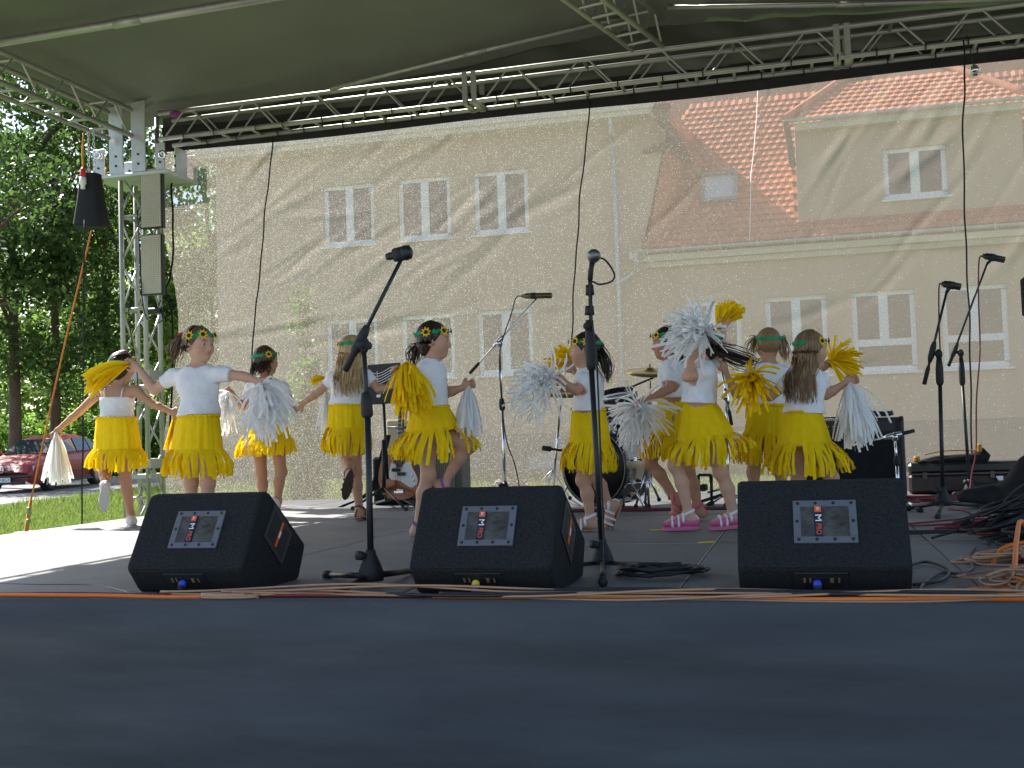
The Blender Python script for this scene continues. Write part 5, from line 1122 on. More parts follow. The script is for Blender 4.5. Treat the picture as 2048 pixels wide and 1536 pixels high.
# ------------------------------------------------------------------- cables on the deck
g = np.random.default_rng(11)
def run(xa, xb, y0, amp, r_, m_, name, lab, z0=0.0, seed=0, kind=None, cat='cable', n=40):
    q = np.random.default_rng(seed); ph = q.uniform(0, 6, 4); X_ = np.linspace(xa, xb, n)
    P = [V3((x, y0+amp*(math.sin(x*2.3+ph[0])+0.6*math.sin(x*5.1+ph[1])+0.3*math.sin(x*11+ph[2]))/1.9, r_+z0+0.004*abs(math.sin(x*3+ph[3])))) for x in X_]
    k = MB(); k.path(smooth_path(P, 2), r_, 6); return tag(k.build(name, m_), lab, cat, None, kind)
run(-5.2, 0.75, 3.755, 0.034, 0.0085, orange_cable, 'extension_cable', 'thick orange cable running along the whole stage front', 0.0, 21)
run(-5.2, 0.5, 3.775, 0.03, 0.006, red_cable, 'red_cable_run', 'thin red cable along the left stage front', 0.004, 22)
k = MB()
for i in range(7):
    q = np.random.default_rng(40+i); ph = q.uniform(0, 6, 4); X_ = np.linspace(-2.1+q.uniform(-0.3, 0.3), 0.75, 60)
    k.path(smooth_path([V3((x, 3.765+0.055*(math.sin(x*1.9+ph[0])+0.6*math.sin(x*4.3+ph[1]))/1.6, 0.006+0.010*(i % 3)+0.020*max(0, math.sin(x*2.3+ph[2]))**2)) for x in X_], 2), 0.0045, 5)
tag(k.build('speaker_cable_bundle', beige_cable), 'bundle of copper coloured speaker cables along the stage front', 'cable', kind='stuff')
k = MB(); lp = [(-2.05+0.07*math.cos(a)*1.6, 3.735+0.03*math.sin(a), 0.006+0.004*i) for i, a in enumerate(np.linspace(0, 18, 60))]; k.path([(p[0], p[1], 0.006+0.0003*i) for i, p in enumerate(lp)], 0.0045, 5); tag(k.build('cable_loop', beige_cable), 'small loop of copper cable at the front edge below the left microphone stand', 'cable')
k = MB()
for i in range(4):
    q = np.random.default_rng(60+i); ph = q.uniform(0, 6, 4); X_ = np.linspace(-1.45+0.2*i, -0.2+0.25*i, 30)
    k.path(smooth_path([V3((x, 3.765+0.03*(math.sin(x*3.1+ph[0])+0.5*math.sin(x*7+ph[1])), 0.020+0.008*i*0.5)) for x in X_], 2), 0.0065, 6)
tag(k.build('black_cable_run', black_cable), 'black cables lying over the copper bundle in front of the middle monitor', 'cable', kind='stuff')
p0, p1 = floor_at(0, 1168), floor_at(300, 1190); k = MB(); k.path(smooth_path([floor_at(-40, 1166), floor_at(60, 1170), floor_at(180, 1171), floor_at(240, 1180), floor_at(290, 1195), (-2.2, 3.80, 0.006)], 6), 0.0055, 6); tag(k.build('thin_cable', black_cable), 'thin black cable crossing the sunlit left corner of the deck', 'cable')
def pile(name, lab, c, sx, sy, n, r_, m_, h, seed, kind='stuff'):
    """loose loops: slowly drifting ellipses whose height follows the mound"""
    q = np.random.default_rng(seed); k = MB()
    for i in range(n):
        P = []; cx, cy = q.normal()*sx*0.55, q.normal()*sy*0.5; ra = q.uniform(0.25, 0.8)*sx; rb = ra*q.uniform(0.18, 0.6); th = q.normal()*0.5; a0 = q.uniform(0, 6.28); turns = q.uniform(0.6, 1.7)*q.choice((-1, 1)); ph = q.uniform(0, 6, 4); lay = i/n
        for j in range(30):
            f = j/29; a = a0+turns*6.28*f; w = 1+0.22*math.sin(f*5+ph[0])+0.08*math.sin(f*17+ph[1]); x = ra*w*math.cos(a)+0.25*sx*(f-0.5); y = rb*w*math.sin(a)
            X_, Y_ = cx+x*math.cos(th)-y*math.sin(th), cy+x*math.sin(th)+y*math.cos(th)
            mound = math.exp(-(X_/sx)**2*0.7-(Y_/sy)**2*0.7); P.append(V3(c)+V3((X_, Y_, r_+h*mound*lay*(0.75+0.25*math.sin(f*7+ph[2])))))
        k.path(smooth_path(P, 2), r_, 5)
    return tag(k.build(name, m_), lab, 'cables', None, kind)
pile('copper_cable_heap', 'heap of copper speaker cables at the right front corner', (0.86, 4.10, 0), 0.34, 0.13, 34, 0.0048, beige_cable, 0.09, 71)
pile('copper_cable_heap', 'second mound of copper cables under the black tangle', (1.02, 4.75, 0), 0.28, 0.22, 26, 0.005, beige_cable, 0.12, 75)
pile('black_cable_heap', 'tangle of black cables at the right edge of the stage', (1.12, 5.7, 0), 0.34, 0.42, 48, 0.007, black_cable, 0.30, 72)
pile('red_cable_heap', 'tangle of dark red microphone cables at the right', (1.08, 6.3, 0), 0.36, 0.35, 22, 0.0055, red_cable, 0.10, 73)
pile('red_cable_heap', 'red cables strewn between the boom stands and the guitar case', (1.0, 8.9, 0), 0.45, 0.22, 14, 0.006, red_cable, 0.03, 74)
pile('orange_cable_heap', 'loose orange cables over the copper heap at the right front', (0.80, 3.98, 0), 0.36, 0.10, 9, 0.006, orange_cable, 0.09, 78)
k = MB(); k.path(smooth_path([floor_at(1560, 1196), floor_at(1700, 1190), floor_at(1850, 1186), floor_at(1960, 1182), floor_at(2022, 1172)+V3((0, 0, 0.02)), floor_at(2036, 1130)+V3((0, 0, 0.10)), floor_at(2048, 1105)+V3((0, 0, 0.13)), floor_at(2090, 1110)], 8), 0.010, 8); tag(k.build('orange_cable', orange_cable), 'thick orange cable rising over the cable heap at right', 'cable')
k = MB(); k.path(smooth_path([floor_at(1985, 1130), floor_at(2010, 1126)+V3((0, 0, 0.06)), floor_at(2060, 1124)+V3((0, 0, 0.08))], 8), 0.009, 8); tag(k.build('orange_cable', orange_cable), 'short orange cable lying across the copper heap', 'cable')
k = MB(); k.path(smooth_path([(0.31, 4.28, 0.01), (0.36, 4.6, 0.01), (0.45, 4.75, 0.012), (0.50, 4.5, 0.01), (0.44, 4.2, 0.01), (0.34, 4.1, 0.008)], 8), 0.006, 6); tag(k.build('cable_loop', black_cable), 'loop of black cable beside the right floor monitor', 'cable')
k = MB(); k.path(smooth_path([floor_at(x, y) + V3((0, 0, 0.008)) for x, y in ((1950, 1100), (1938, 1118), (1945, 1140), (1920, 1152), (1880, 1150), (1845, 1175), (1840, 1196))], 8), 0.006, 6); tag(k.build('grey_cable', mat('dark_grey_cable', (0.06, 0.065, 0.07), 0.5)), 'dark grey cable winding to the front edge at right', 'cable')
k = MB(); k.path(smooth_path([floor_at(x, y)+V3((0, 0, 0.03)) for x, y in ((1936, 1054), (1950, 1048), (1985, 1050), (2020, 1060))], 8), 0.008, 6); tag(k.build('white_cable', grey_cable), 'short pale grey cable on the red and black tangle', 'cable')
k = MB(); k.path(smooth_path([floor_at(x, y)+V3((0, 0, 0.006)) for x, y in ((1905, 1015), (1898, 1020), (1930, 1024), (1950, 1033), (1965, 1036), (1990, 1050))], 8), 0.006, 6); tag(k.build('red_cable', red_cable), 'single dark red cable curling on the open deck at right', 'cable')
k = MB(); 
for s in range(5):
    q = np.random.default_rng(90+s); k.path(smooth_path([(-1.95+0.35*i, 8.15+0.05*q.normal(), 0.006+0.008*s*0.3) for i in range(7)], 5), 0.007, 5)
tag(k.build('drum_cable_run', mat('dark_red_cable', (0.10, 0.012, 0.015), 0.5)), 'dark cables lying in front of the drum kit', 'cable', kind='stuff')
# =================================================================== DANCERS
eye_w = mat('eye_white', (0.75, 0.73, 0.70), 0.2); eye_d = mat('eye_iris', (0.05, 0.03, 0.02), 0.15)
def hairmat(name, c): return mat(name, c, 0.38, spec=0.5, island=0.42, var=0.12, vscale=20, transl=0.22)
HAIR = {'dark': hairmat('dark_brown_hair', (0.035, 0.020, 0.013)), 'brown': hairmat('brown_hair', (0.085, 0.048, 0.028)), 'light': hairmat('light_brown_hair', (0.20, 0.12, 0.065)), 'blond': hairmat('blond_hair', (0.55, 0.37, 0.16)), 'mid': hairmat('dark_blond_hair', (0.31, 0.195, 0.10))}
def facing(a):
    a = math.radians(a); return R0*math.sin(a)-V0*math.cos(a)
def frame(fwd, up):
    up = nrm(up); fwd = nrm(V3(fwd)-up*(V3(fwd)@up)); lat = np.cross(up, fwd); return np.stack([lat, fwd, up])   # rows: left side, forward, up
def dancer(name_label, Y, g):
    J = lambda t: at(t[0], t[1], Y+(t[2] if len(t) > 2 else 0))
    hc = J(g['head']); HS = g.get('s', 1.0)*0.94; pel = J(g['pelvis']); nk = J(g['neck'])
    S = g.get('s', 1.0)
    who = empty('person', (pel[0], pel[1], 0.0), name_label, 'person', 'dancing girls in yellow fringed skirts')
    tb = facing(g['body']); T = frame(tb, nk-pel); lat, fwd, up = T
    hd = frame(facing(g['face'])+V3((0, 0, g.get('nod', 0.0))), (0, 0, 1)+0.25*(hc-nk)/max(0.05, np.linalg.norm(hc-nk))); hl, hf, hu = hd
    H = lambda a, b, c: hc+(hl*a+hf*b+hu*c)*HS
    B = Sculpt()
    wl = J(g['waist']); ww = g['ww']*pxm(Y, g['waist'][0])       # waist centre and half width in metres
    ww = min(ww, 0.112*S)
    side = abs(math.sin(math.radians(g['body'])))
    wLat = 0.098*S; wDep = 0.075*S
    ch = nk*0.62+wl*0.38
    B.ell(pel, (0.096*S, 0.076*S, 0.090*S), T, 0.04); B.ell(wl, (wLat, wDep, 0.10*S), T, 0.05); B.ell(ch, (0.108*S, 0.076*S, 0.115*S), T, 0.05)
    B.cap(nk-up*0.02*S, hc-hu*0.05*S, 0.040*S, 0.037*S, 0.025)
    sh = [J(a[0]) for a in g['arms']]
    for a in g['arms']:
        s_, e, w = J(a[0]), J(a[1]), J(a[2]); mid = nk-up*0.045*S
        B.cap(mid, s_, 0.042*S, 0.040*S, 0.03)
        B.cap(s_, e, 0.034*S, 0.0255*S, 0.02); B.cap(e, e+(w-e)*0.35, 0.0255*S, 0.0262*S, 0.015); B.cap(e+(w-e)*0.35, w, 0.0262*S, 0.0175*S, 0.012)
        # hand: palm, four bent fingers of unequal length, thumb from the side
        d = nrm(w-e); hdir = nrm(J(a[3])-w) if len(a) > 3 and a[3] is not None else nrm(d+V3((0, 0, -0.35))); sd = nrm(np.cross(hdir, V0)); dn = np.cross(sd, hdir)
        pc = w+hdir*0.034*S; PR = np.stack([sd, hdir, dn]); B.ell(pc, (0.026*S, 0.036*S, 0.014*S), PR, 0.012)
        for i, L_ in enumerate((0.030, 0.034, 0.032, 0.024)):
            k0 = pc+hdir*0.028*S+sd*(0.019-0.0127*i)*S; k1 = k0+(hdir*0.75-dn*0.66)*L_*0.62*S; k2 = k1+(hdir*0.05-dn*1.0)*L_*0.62*S
            B.cap(k0, k1, 0.0078*S, 0.0072*S, 0.006); B.cap(k1, k2, 0.0072*S, 0.0062*S, 0.004)
        t0 = pc-hdir*0.012*S+sd*0.022*S; t1 = t0+(hdir*0.55+sd*0.7-dn*0.2)*0.022*S; t2 = t1+(hdir*0.75-sd*0.1-dn*0.6)*0.020*S
        B.cap(t0, t1, 0.0095*S, 0.008*S, 0.008); B.cap(t1, t2, 0.008*S, 0.0065*S, 0.004)
    feet = []
    for lg in g['legs']:
        h, kn, an, toe, kind = J(lg[0]), J(lg[1]), J(lg[2]), J(lg[3]), lg[4]
        B.cap(h, kn, 0.057*S, 0.038*S, 0.03); cf = kn+(an-kn)*0.35; d = nrm(an-kn); bk = toe-an; bk = -nrm(bk-d*(bk@d))
        B.cap(kn, cf+bk*0.008*S, 0.035*S, 0.037*S, 0.02); B.cap(cf+bk*0.008*S, an, 0.037*S, 0.0225*S, 0.02)
        B.ell(kn-bk*0.012*S, (0.030*S,)*3, None, 0.03)
        fd = nrm(toe-an); dn_ = nrm(d-fd*(d@fd)); hl_ = an+dn_*0.036*S-fd*0.018*S; tl = an+dn_*0.045*S+fd*0.125*S; bl = an+dn_*0.042*S+fd*0.085*S
        if len(lg) > 5 and lg[5]:                      # standing foot: sole flat on the deck
            zf = 0.028*S+(0.024 if kind == 'pink' else 0.008); an = V3((an[0], an[1], max(an[2], zf+0.042*S))); fh = nrm((toe-an)*V3((1, 1, 0))); fh = nrm(fh-0.25*V0*(fh@V0)); fd = fh; dn_ = V3((0, 0, -1.0))
            hl_ = V3((an[0], an[1], zf))-fh*0.022*S; bl = hl_+fh*0.098*S; tl = hl_+fh*0.145*S; tl[2] -= 0.006
        B.cap(an, hl_, 0.027*S, 0.025*S, 0.015); B.cap(hl_, bl, 0.024*S, 0.024*S, 0.02); B.cap(an, bl, 0.022*S, 0.022*S, 0.02); B.cap(bl, tl, 0.024*S, 0.015*S, 0.015)
        feet.append((an, hl_, bl, tl, dn_, fd, kind))
    # head with jaw, cheeks, nose, lips, ears
    B.ell(H(0, -0.004, 0.022), (0.073*HS, 0.088*HS, 0.084*HS), hd, 0.02); B.ell(H(0, 0.022, -0.035), (0.058*HS, 0.062*HS, 0.062*HS), hd, 0.03)
    B.ell(H(0, 0.058, -0.078), (0.022*HS, 0.020*HS, 0.018*HS), hd, 0.03); B.ell(H(0, 0.060, 0.030), (0.052*HS, 0.026*HS, 0.030*HS), hd, 0.03)
    for s in (-1, 1):
        B.ell(H(s*0.036, 0.052, -0.028), (0.024*HS, 0.022*HS, 0.024*HS), hd, 0.03); B.ell(H(s*0.031, 0.092, 0.000), (0.017*HS, 0.012*HS, 0.010*HS), hd, 0.012, True)
        B.ell(H(s*0.076, -0.004, -0.012), (0.009*HS, 0.018*HS, 0.026*HS), hd, 0.008)
    B.cap(H(0, 0.083, 0.002), H(0, 0.097, -0.026), 0.0075*HS, 0.0105*HS, 0.012); B.ell(H(0, 0.086, -0.030), (0.016*HS, 0.010*HS, 0.008*HS), hd, 0.01)
    B.ell(H(0, 0.078, -0.050), (0.019*HS, 0.010*HS, 0.0065*HS), hd, 0.006); B.ell(H(0, 0.076, -0.060), (0.016*HS, 0.010*HS, 0.007*HS), hd, 0.006)
    V, Q = B.mesh(0.0062)
    base = np.array(g.get('skin', (0.50, 0.30, 0.21))); C = np.tile(base, (len(V), 1)); q = (V-hc)@hd.T/HS
    def blob(c, r, col, k=1.0):
        nonlocal C
        d = np.linalg.norm((q-np.array(c))/np.array(r), axis=1); f = np.clip(1.4-d, 0, 1)[:, None]*k; C = C*(1-f)+np.array(col)*f
    for s in (-1, 1):
        blob((s*0.040, 0.070, -0.032), (0.024, 0.03, 0.02), base*np.array((1.05, 0.78, 0.75)), 0.6)
        blob((s*0.031, 0.085, 0.021), (0.019, 0.03, 0.0048), (0.09, 0.05, 0.03), 0.85)
        blob((s*0.031, 0.086, 0.000), (0.019, 0.03, 0.0085), base*0.55, 0.6)
    blob((0, 0.085, -0.055), (0.021, 0.02, 0.009), base*np.array((1.0, 0.52, 0.52)), 0.95)
    thing_np('body', V, Q, skin_m, who, smooth=True, cols=C)
    fc = g['face'] % 360
    for s in (-1, 1):
        if 115 < fc < 245: continue
        e = H(s*0.031, 0.0725, 0.000); k = MB(); k.mi = 0; k.ball(e, (0.0130*HS, 0.0105*HS, 0.0075*HS), 12, hd.T); k.mi = 1; k.ball(e+hf*0.0062*HS-hu*0.0005, (0.0068*HS, 0.0055*HS, 0.0068*HS), 10, hd.T); k.build('eye', [eye_w, eye_d], who)
    # ---------------- shirt
    K = Sculpt(); inf = 0.010
    K.ell(wl, (wLat+inf, wDep+inf, 0.115*S), T, 0.05); K.ell(ch, (0.108*S+inf, 0.078*S+inf, 0.120*S), T, 0.05); K.ell(wl-up*0.05*S, (wLat+inf+0.006, wDep+inf+0.006, 0.08*S), T, 0.05)
    strap = g.get('camisole', False)
    if not strap:
        for a in g['arms']:
            s_, e = J(a[0]), J(a[1]); mid = nk-up*0.05*S; K.cap(mid, s_, 0.043*S, 0.043*S, 0.03); K.cap(s_, s_+(e-s_)*0.52, 0.043*S, 0.041*S, 0.02)
    cuts = [(J(a[0])+(J(a[1])-J(a[0]))*0.52, nrm(J(a[1])-J(a[0]))) for a in g['arms']]; ph = rng.uniform(0, 6)
    def post(P, F):
        F = F+0.0045*wob(P, 30, ph)+0.003*wob(P+0.5*P[..., ::-1], 52, ph+2)
        F = np.maximum(F, -((P-(wl-up*0.030*S))@up))
        if strap: F = np.maximum(F, (P-(ch+up*0.005*S))@up)
        else:
            F = np.maximum(F, 0.058*S-np.linalg.norm((P-(nk+up*0.012*S))*np.array((1, 1, 1.0)), axis=-1))
            for c, d in cuts:
                dd = (P-c); near = np.linalg.norm(dd, axis=-1) < 0.06*S; F = np.where(near, np.maximum(F, dd@d), F)
        return F
    V, Q = K.mesh(0.0072, post); sh_o = thing_np('camisole' if strap else 'shirt', V, Q, white_cloth, who, smooth=True)
    if strap:
        for s in (-1, 1):
            k = MB(); k.path(smooth_path([ch+lat*s*0.055*S-fwd*0.078*S+up*0.0, ch+lat*s*0.062*S-fwd*0.072*S+up*0.05*S, nk+lat*s*0.060*S-fwd*0.03*S-up*0.005*S, nk+lat*s*0.06*S+fwd*0.035*S-up*0.03*S], 5), 0.005, 5); k.build('strap', white_cloth, sh_o)
    # ---------------- skirt with fringe
    sk = g['skirt']; (wx0, wx1, wy), (yx0, yx1, yy0, yy1), (hx0, hy0, hxm, hym, hx1, hy1) = sk; dr_ = g.get('dr', 1.0)
    def ring(x0, x1, ya, ym, yb, a, dr=dr_):
        c = math.cos(a); x = (x0+x1)/2+(x1-x0)/2*c; y = ym+(yb-ya)/2*c+((ya+yb)/2-ym)*c*c; r_ = (x1-x0)/2*pxm(Y, (x0+x1)/2)*dr
        return at(x, y, Y+math.sin(a)*r_)
    n = 96; rows = []; ph2 = rng.uniform(0, 6, 4)
    for f in np.linspace(0, 1, 9):
        x0, x1 = wx0+(yx0-wx0)*f**0.8, wx1+(yx1-wx1)*f**0.8; row = []
        for i in range(n):
            a = 6.28318*i/n; pl = 1+(0.028*math.sin(a*13+ph2[0]+1.5*math.sin(a*3+ph2[2]))+0.017*math.sin(a*23+ph2[1]))*(0.5+0.7*f) + (0.02*math.sin(a*31) if f < 0.15 else 0)
            ya, yb = wy+(yy0-wy)*f, wy+(yy1-wy)*f; xc = (x0+x1)/2; row.append(ring(xc-(xc-x0)*pl, xc+(x1-xc)*pl, ya, (ya+yb)/2+(2 if f else 0), yb, a))
        rows.append(row)
    V = np.array(rows).reshape(-1, 3); Q = [(j*n+i, j*n+(i+1) % n, (j+1)*n+(i+1) % n, (j+1)*n+i) for j in range(8) for i in range(n)]
    so_ = thing_np('skirt', V, Q, yellow_cloth, who, smooth=True)
    # gathered waistband
    k = MB(); k.path([(np.array(rows[0][i])+up*0.004*math.sin(i*1.9))*1.0 for i in range(n)], 0.009, 5, closed=True); k.build('waistband', yellow_cloth, so_)
    N = int(g.get('nf', 46)*1.8); VV = []; QQ = []; b = 0
    gaps = g.get('gaps', [])
    for i in range(N):
        a0 = 6.28318*(i+rng.uniform(-0.25, 0.25))/N; a1 = a0+rng.normal()*0.09
        if any(abs(math.cos(a0)-gc) < gw and math.sin(a0) < 0 for gc, gw in gaps): continue
        rx = (yx1-yx0)/2*pxm(Y, (yx0+yx1)/2); w = 6.283*rx*1.30/N*rng.uniform(0.85, 1.5)
        ln = rng.uniform(0.86, 1.06); kick = rng.uniform(0.92, 1.08) if rng.random() > 0.12 else rng.uniform(1.05, 1.3)
        top = V3(ring(yx0, yx1, yy0, (yy0+yy1)/2, yy1, a0))+V3((0, 0, 0.012)); xm = hxm; hx0_, hx1_ = xm-(xm-hx0)*kick, xm+(hx1-xm)*kick
        c = math.cos(a1); x = xm+((hx1_-xm) if c > 0 else (xm-hx0_))*c; y = hym+((hy1-hym) if c > 0 else (hy0-hym))*c*c
        rr = ((hx1-hx0)/2)*pxm(Y, xm)*dr_; bot = at(x, y, Y+math.sin(a1)*rr); bot = top+(bot-top)*ln
        m_ = 6; tan = nrm(np.cross(V3((0, 0, 1)), bot*V3((1, 1, 0))-V3((pel[0], pel[1], 0)))); out = nrm((bot-pel)*V3((1, 1, 0)))
        tw_ = rng.normal()*0.6
        for j in range(m_+1):
            f = j/m_; p = top+(bot-top)*f+out*0.028*math.sin(f*3.14)*rng.uniform(0.6, 1.2)+out*0.004*math.sin(f*9+i); an_ = tw_*f*f; wv = tan*math.cos(an_)+out*math.sin(an_)
            VV += [p-wv*w/2, p+wv*w/2]
        QQ += [(b+2*j, b+2*j+1, b+2*j+3, b+2*j+2) for j in range(m_)]; b += 2*(m_+1)
    tag(thing_np('fringe', VV, QQ, yellow_cloth, so_, smooth=True), kind='stuff')
    # ---------------- shoes
    for (an, hl_, bl, tl, dn_, fd, kind) in feet:
        if kind is None: continue
        dn2 = nrm(hl_+bl-2*an); dn2 = nrm(np.cross(fd, np.cross(dn2, fd))) if True else dn2; fdx = nrm(tl-hl_); sdv = nrm(np.cross(dn2, fdx)); dn2 = np.cross(fdx, sdv)
        o_ = []
        for u in np.linspace(0, 6.283, 21)[:-1]:
            cu, su = math.cos(u), math.sin(u); L_ = np.linalg.norm(tl-hl_)/2+0.030*S; wd = (0.031+0.006*cu)*S
            o_.append((hl_+tl)/2+fdx*cu*L_+sdv*su*wd+dn2*0.023*S)
        col = dict(pink=(pink_rubber, white_cloth), white=(mat('tan_sole', (0.33, 0.17, 0.10), 0.7), mat('white_leather', (0.74, 0.73, 0.74), 0.4)), brown=(mat('brown_sole', (0.05, 0.03, 0.02), 0.8), mat('brown_leather', (0.10, 0.06, 0.035), 0.5)), purple=(mat('purple_sole', (0.16, 0.07, 0.20), 0.7), mat('purple_strap', (0.20, 0.09, 0.26), 0.6)), pale=(mat('pale_sole', (0.50, 0.46, 0.44), 0.7), mat('pale_canvas', (0.62, 0.56, 0.53), 0.8)), red=(mat('tan_sole', (0.33, 0.17, 0.10), 0.7), mat('pink_strap', (0.65, 0.10, 0.16), 0.6)))[kind]
        k = MB(); th = 0.026 if kind == 'pink' else 0.012
        if hl_[2] < 0.06 and tl[2] < 0.05: th = min(th, max(0.004, min(p[2] for p in o_)-0.002))
        k.prism(o_, dn2*th); shoe = k.build('shoe', col[0], who)
        if kind == 'pink':
            C_ = Sculpt(); C_.cap(hl_, bl, 0.031*S, 0.031*S, 0.02); C_.cap(bl, tl, 0.031*S, 0.024*S, 0.02); C_.cap(an*0.5+hl_*0.5, hl_, 0.026*S, 0.029*S, 0.02)
            V, Q = C_.mesh(0.006, lambda P, F: np.maximum(F, (hl_-P)@dn2-0.016+0.010*np.cos(((P-hl_)@fdx)*38)))
            thing_np('footbed', V, Q, col[0], shoe, smooth=True)
        if kind == 'pale':
            C_ = Sculpt(); C_.cap(an+dn2*0.016, hl_, 0.029*S, 0.030*S, 0.02); C_.cap(hl_, bl, 0.030*S, 0.030*S, 0.02); C_.cap(bl, tl, 0.030*S, 0.022*S, 0.02)
            V, Q = C_.mesh(0.006); thing_np('upper', V, Q, col[1], shoe, smooth=True)
        else:
            k = MB(); bw = 0.0075
            def band(c, r1, r2, ax1, ax2, wd=bw, a0=-0.4, a1=3.54):
                P = [c+ax1*r1*math.cos(t)+ax2*r2*math.sin(t) for t in np.linspace(a0, a1, 13)]; k.path(P, wd, 5)
            band(bl+fdx*0.014*S+dn2*0.012, 0.031*S, 0.040*S, sdv, -dn2); band(bl-fdx*0.020*S+dn2*0.012, 0.031*S, 0.043*S, sdv, -dn2)
            band(an*0.6+bl*0.4+dn2*0.014, 0.030*S, 0.036*S, sdv, -dn2)
            ax_n = nrm(hl_-an); k.path([an+ax_n*-0.006+sdv*0.031*S*math.cos(t)+np.cross(ax_n, sdv)*0.033*S*math.sin(t) for t in np.linspace(0, 6.283, 15)[:-1]], bw*1.25, 5, closed=True)
            k.path([hl_-fdx*0.026*S+dn2*0.012, hl_-fdx*0.028*S-dn2*0.015, an-fdx*0.024*S], bw, 5)
            k.build('straps', col[1], shoe)
    # ---------------- hair
    hm = HAIR[g['hair']]; A = Sculpt(); A.ell(H(0, -0.007, 0.026), (0.0805*HS, 0.0945*HS, 0.0905*HS), hd, 0.02)
    if g.get('nape', True): A.ell(H(0, -0.035, -0.030), (0.066*HS, 0.055*HS, 0.062*HS), hd, 0.03)
    hp = rng.uniform(0, 6)
    def hpost(P, F):
        q = (P-hc)@hd.T/HS; n_ = np.arctan2(q[..., 0], q[..., 1]+0.05)
        F = F+0.0016*np.sin(n_*38+q[..., 2]*60+hp)+0.0012*np.sin(n_*71+hp*2)
        cut = np.maximum((q[..., 1]*0.80-q[..., 2]*0.60-0.022)*HS, -1); return np.maximum(F, cut)
    V, Q = A.mesh(0.0068, hpost); ho = thing_np('hair', V, Q, hm, who, smooth=True)
    for (kind, *p) in g.get('locks', [])+([] if g.get('parted') else [('loose', -92, 92, 0.012, 0.0, 150)]):
        paths = []
        if kind == 'tail':            # a ponytail along a list of photo points: (points, radius, n)
            P = smooth_path([J(t) for t in p[0]], 5); T_ = np.array(P); r_ = p[1]
            for i in range(p[2]):
                o_ = rng.normal(size=3)*r_*0.55; e = int(len(P)*rng.uniform(0.75, 1.0)); f = np.linspace(0, 1, len(P))[:, None]
                paths.append((T_+o_*(0.35+np.sin(np.clip(f*1.15, 0, 1)*3.14)*0.9+0.25*f)+rng.normal(size=3)*r_*0.25*f**2)[:max(e, 4)])
            wd = 0.006
        else:                          # loose hair falling from the crown: (angle0, angle1 about the head from its back, length, splay, n)
            a0, a1, L_, sp, n_ = p
            for i in range(n_):
                a = math.radians(rng.uniform(a0, a1)); dv_ = -hf*math.cos(a)+hl*math.sin(a); r_ = rng.uniform(0.98, 1.10); ph = rng.uniform(0, 6); P = []
                for el in (75, 50, 28, 5, -22): e = math.radians(el); P.append(hc+(dv_*math.cos(e)*0.090*r_+hu*(0.024+math.sin(e)*0.090*r_))*HS)
                l_ = L_*rng.uniform(0.62, 1.12); q0 = P[-1]
                for f in (0.15, 0.35, 0.55, 0.78, 1.0): P.append(q0+dv_*sp*f*S+V3((0, 0, -1))*l_*f+(np.cross(dv_, (0, 0, 1))*math.sin(f*6+ph)+dv_*math.cos(f*5+ph))*0.010+rng.normal(size=3)*0.004)
                # keep clear of the shoulders and back
                for v in P[5:]:
                    if v[2] < nk[2]: 
                        o2 = (v-nk)*V3((1, 1, 0)); 
                        fw = o2@fwd; lt = o2@lat
                        if fw < 0.0 and fw > -0.098*S: v -= fwd*(0.098*S+fw)
                        elif fw >= 0 and fw < 0.092*S and abs(lt) < 0.12*S: v += fwd*(0.092*S-fw)
                paths.append(np.array(smooth_path(P, 2)))
            wd = 0.008
        V, Q = ribbons(paths, wd, [(p_[0]-hc) for p_ in paths] if kind != 'tail' else None, 0.45)
        tag(thing_np('hair_locks', V, Q, hm, ho, smooth=True), kind='stuff')
    if 'tie' in g: k = MB(); t0 = J(g['tie'][0]); k.path([t0+V3((0.017*math.cos(a), 0.010*math.sin(a), 0.014*math.sin(a))) for a in np.linspace(0, 6.283, 11)[:-1]], 0.006, 5, closed=True); k.build('hair_tie', g['tie'][1], ho)
    # ---------------- felt headband with sunflowers
    tilt = g.get('btilt', 0.12)
    def bp(a, r_=1.0, dz=0.0):
        a = math.radians(a); return H(math.sin(a)*0.0845*r_, -0.007+math.cos(a)*0.0985*r_, 0.045+tilt*0.09*math.cos(a)+dz)
    k = MB(); n = 48; VV = []
    for i in range(n):
        a = 360*i/n; jag = 0.004*math.sin(i*2.7); VV += [bp(a, 1.015, -0.011+jag), bp(a, 1.03, 0.0), bp(a, 1.0, 0.011+jag)]
    k.add(VV, [(3*i+j, 3*((i+1) % n)+j, 3*((i+1) % n)+j+1, 3*i+j+1) for i in range(n) for j in (0, 1)])
    for i in range(7):
        a = rng.uniform(0, 360); c = bp(a, 1.06); o_ = nrm(c-H(0, 0, 0.04)); t_ = np.cross(o_, hu); s_ = rng.choice((-1, 1)); z_ = rng.uniform(-0.8, 0.8); k.add([c-t_*0.008, c+t_*s_*0.022+hu*0.014*z_+hu*0.010+o_*0.006, c+t_*s_*0.040+hu*0.022*z_+o_*0.004, c+t_*s_*0.022+hu*0.014*z_-hu*0.010+o_*0.006], [(0, 1, 2, 3)])
    hb_ = k.build('headband', leaf_green, who)
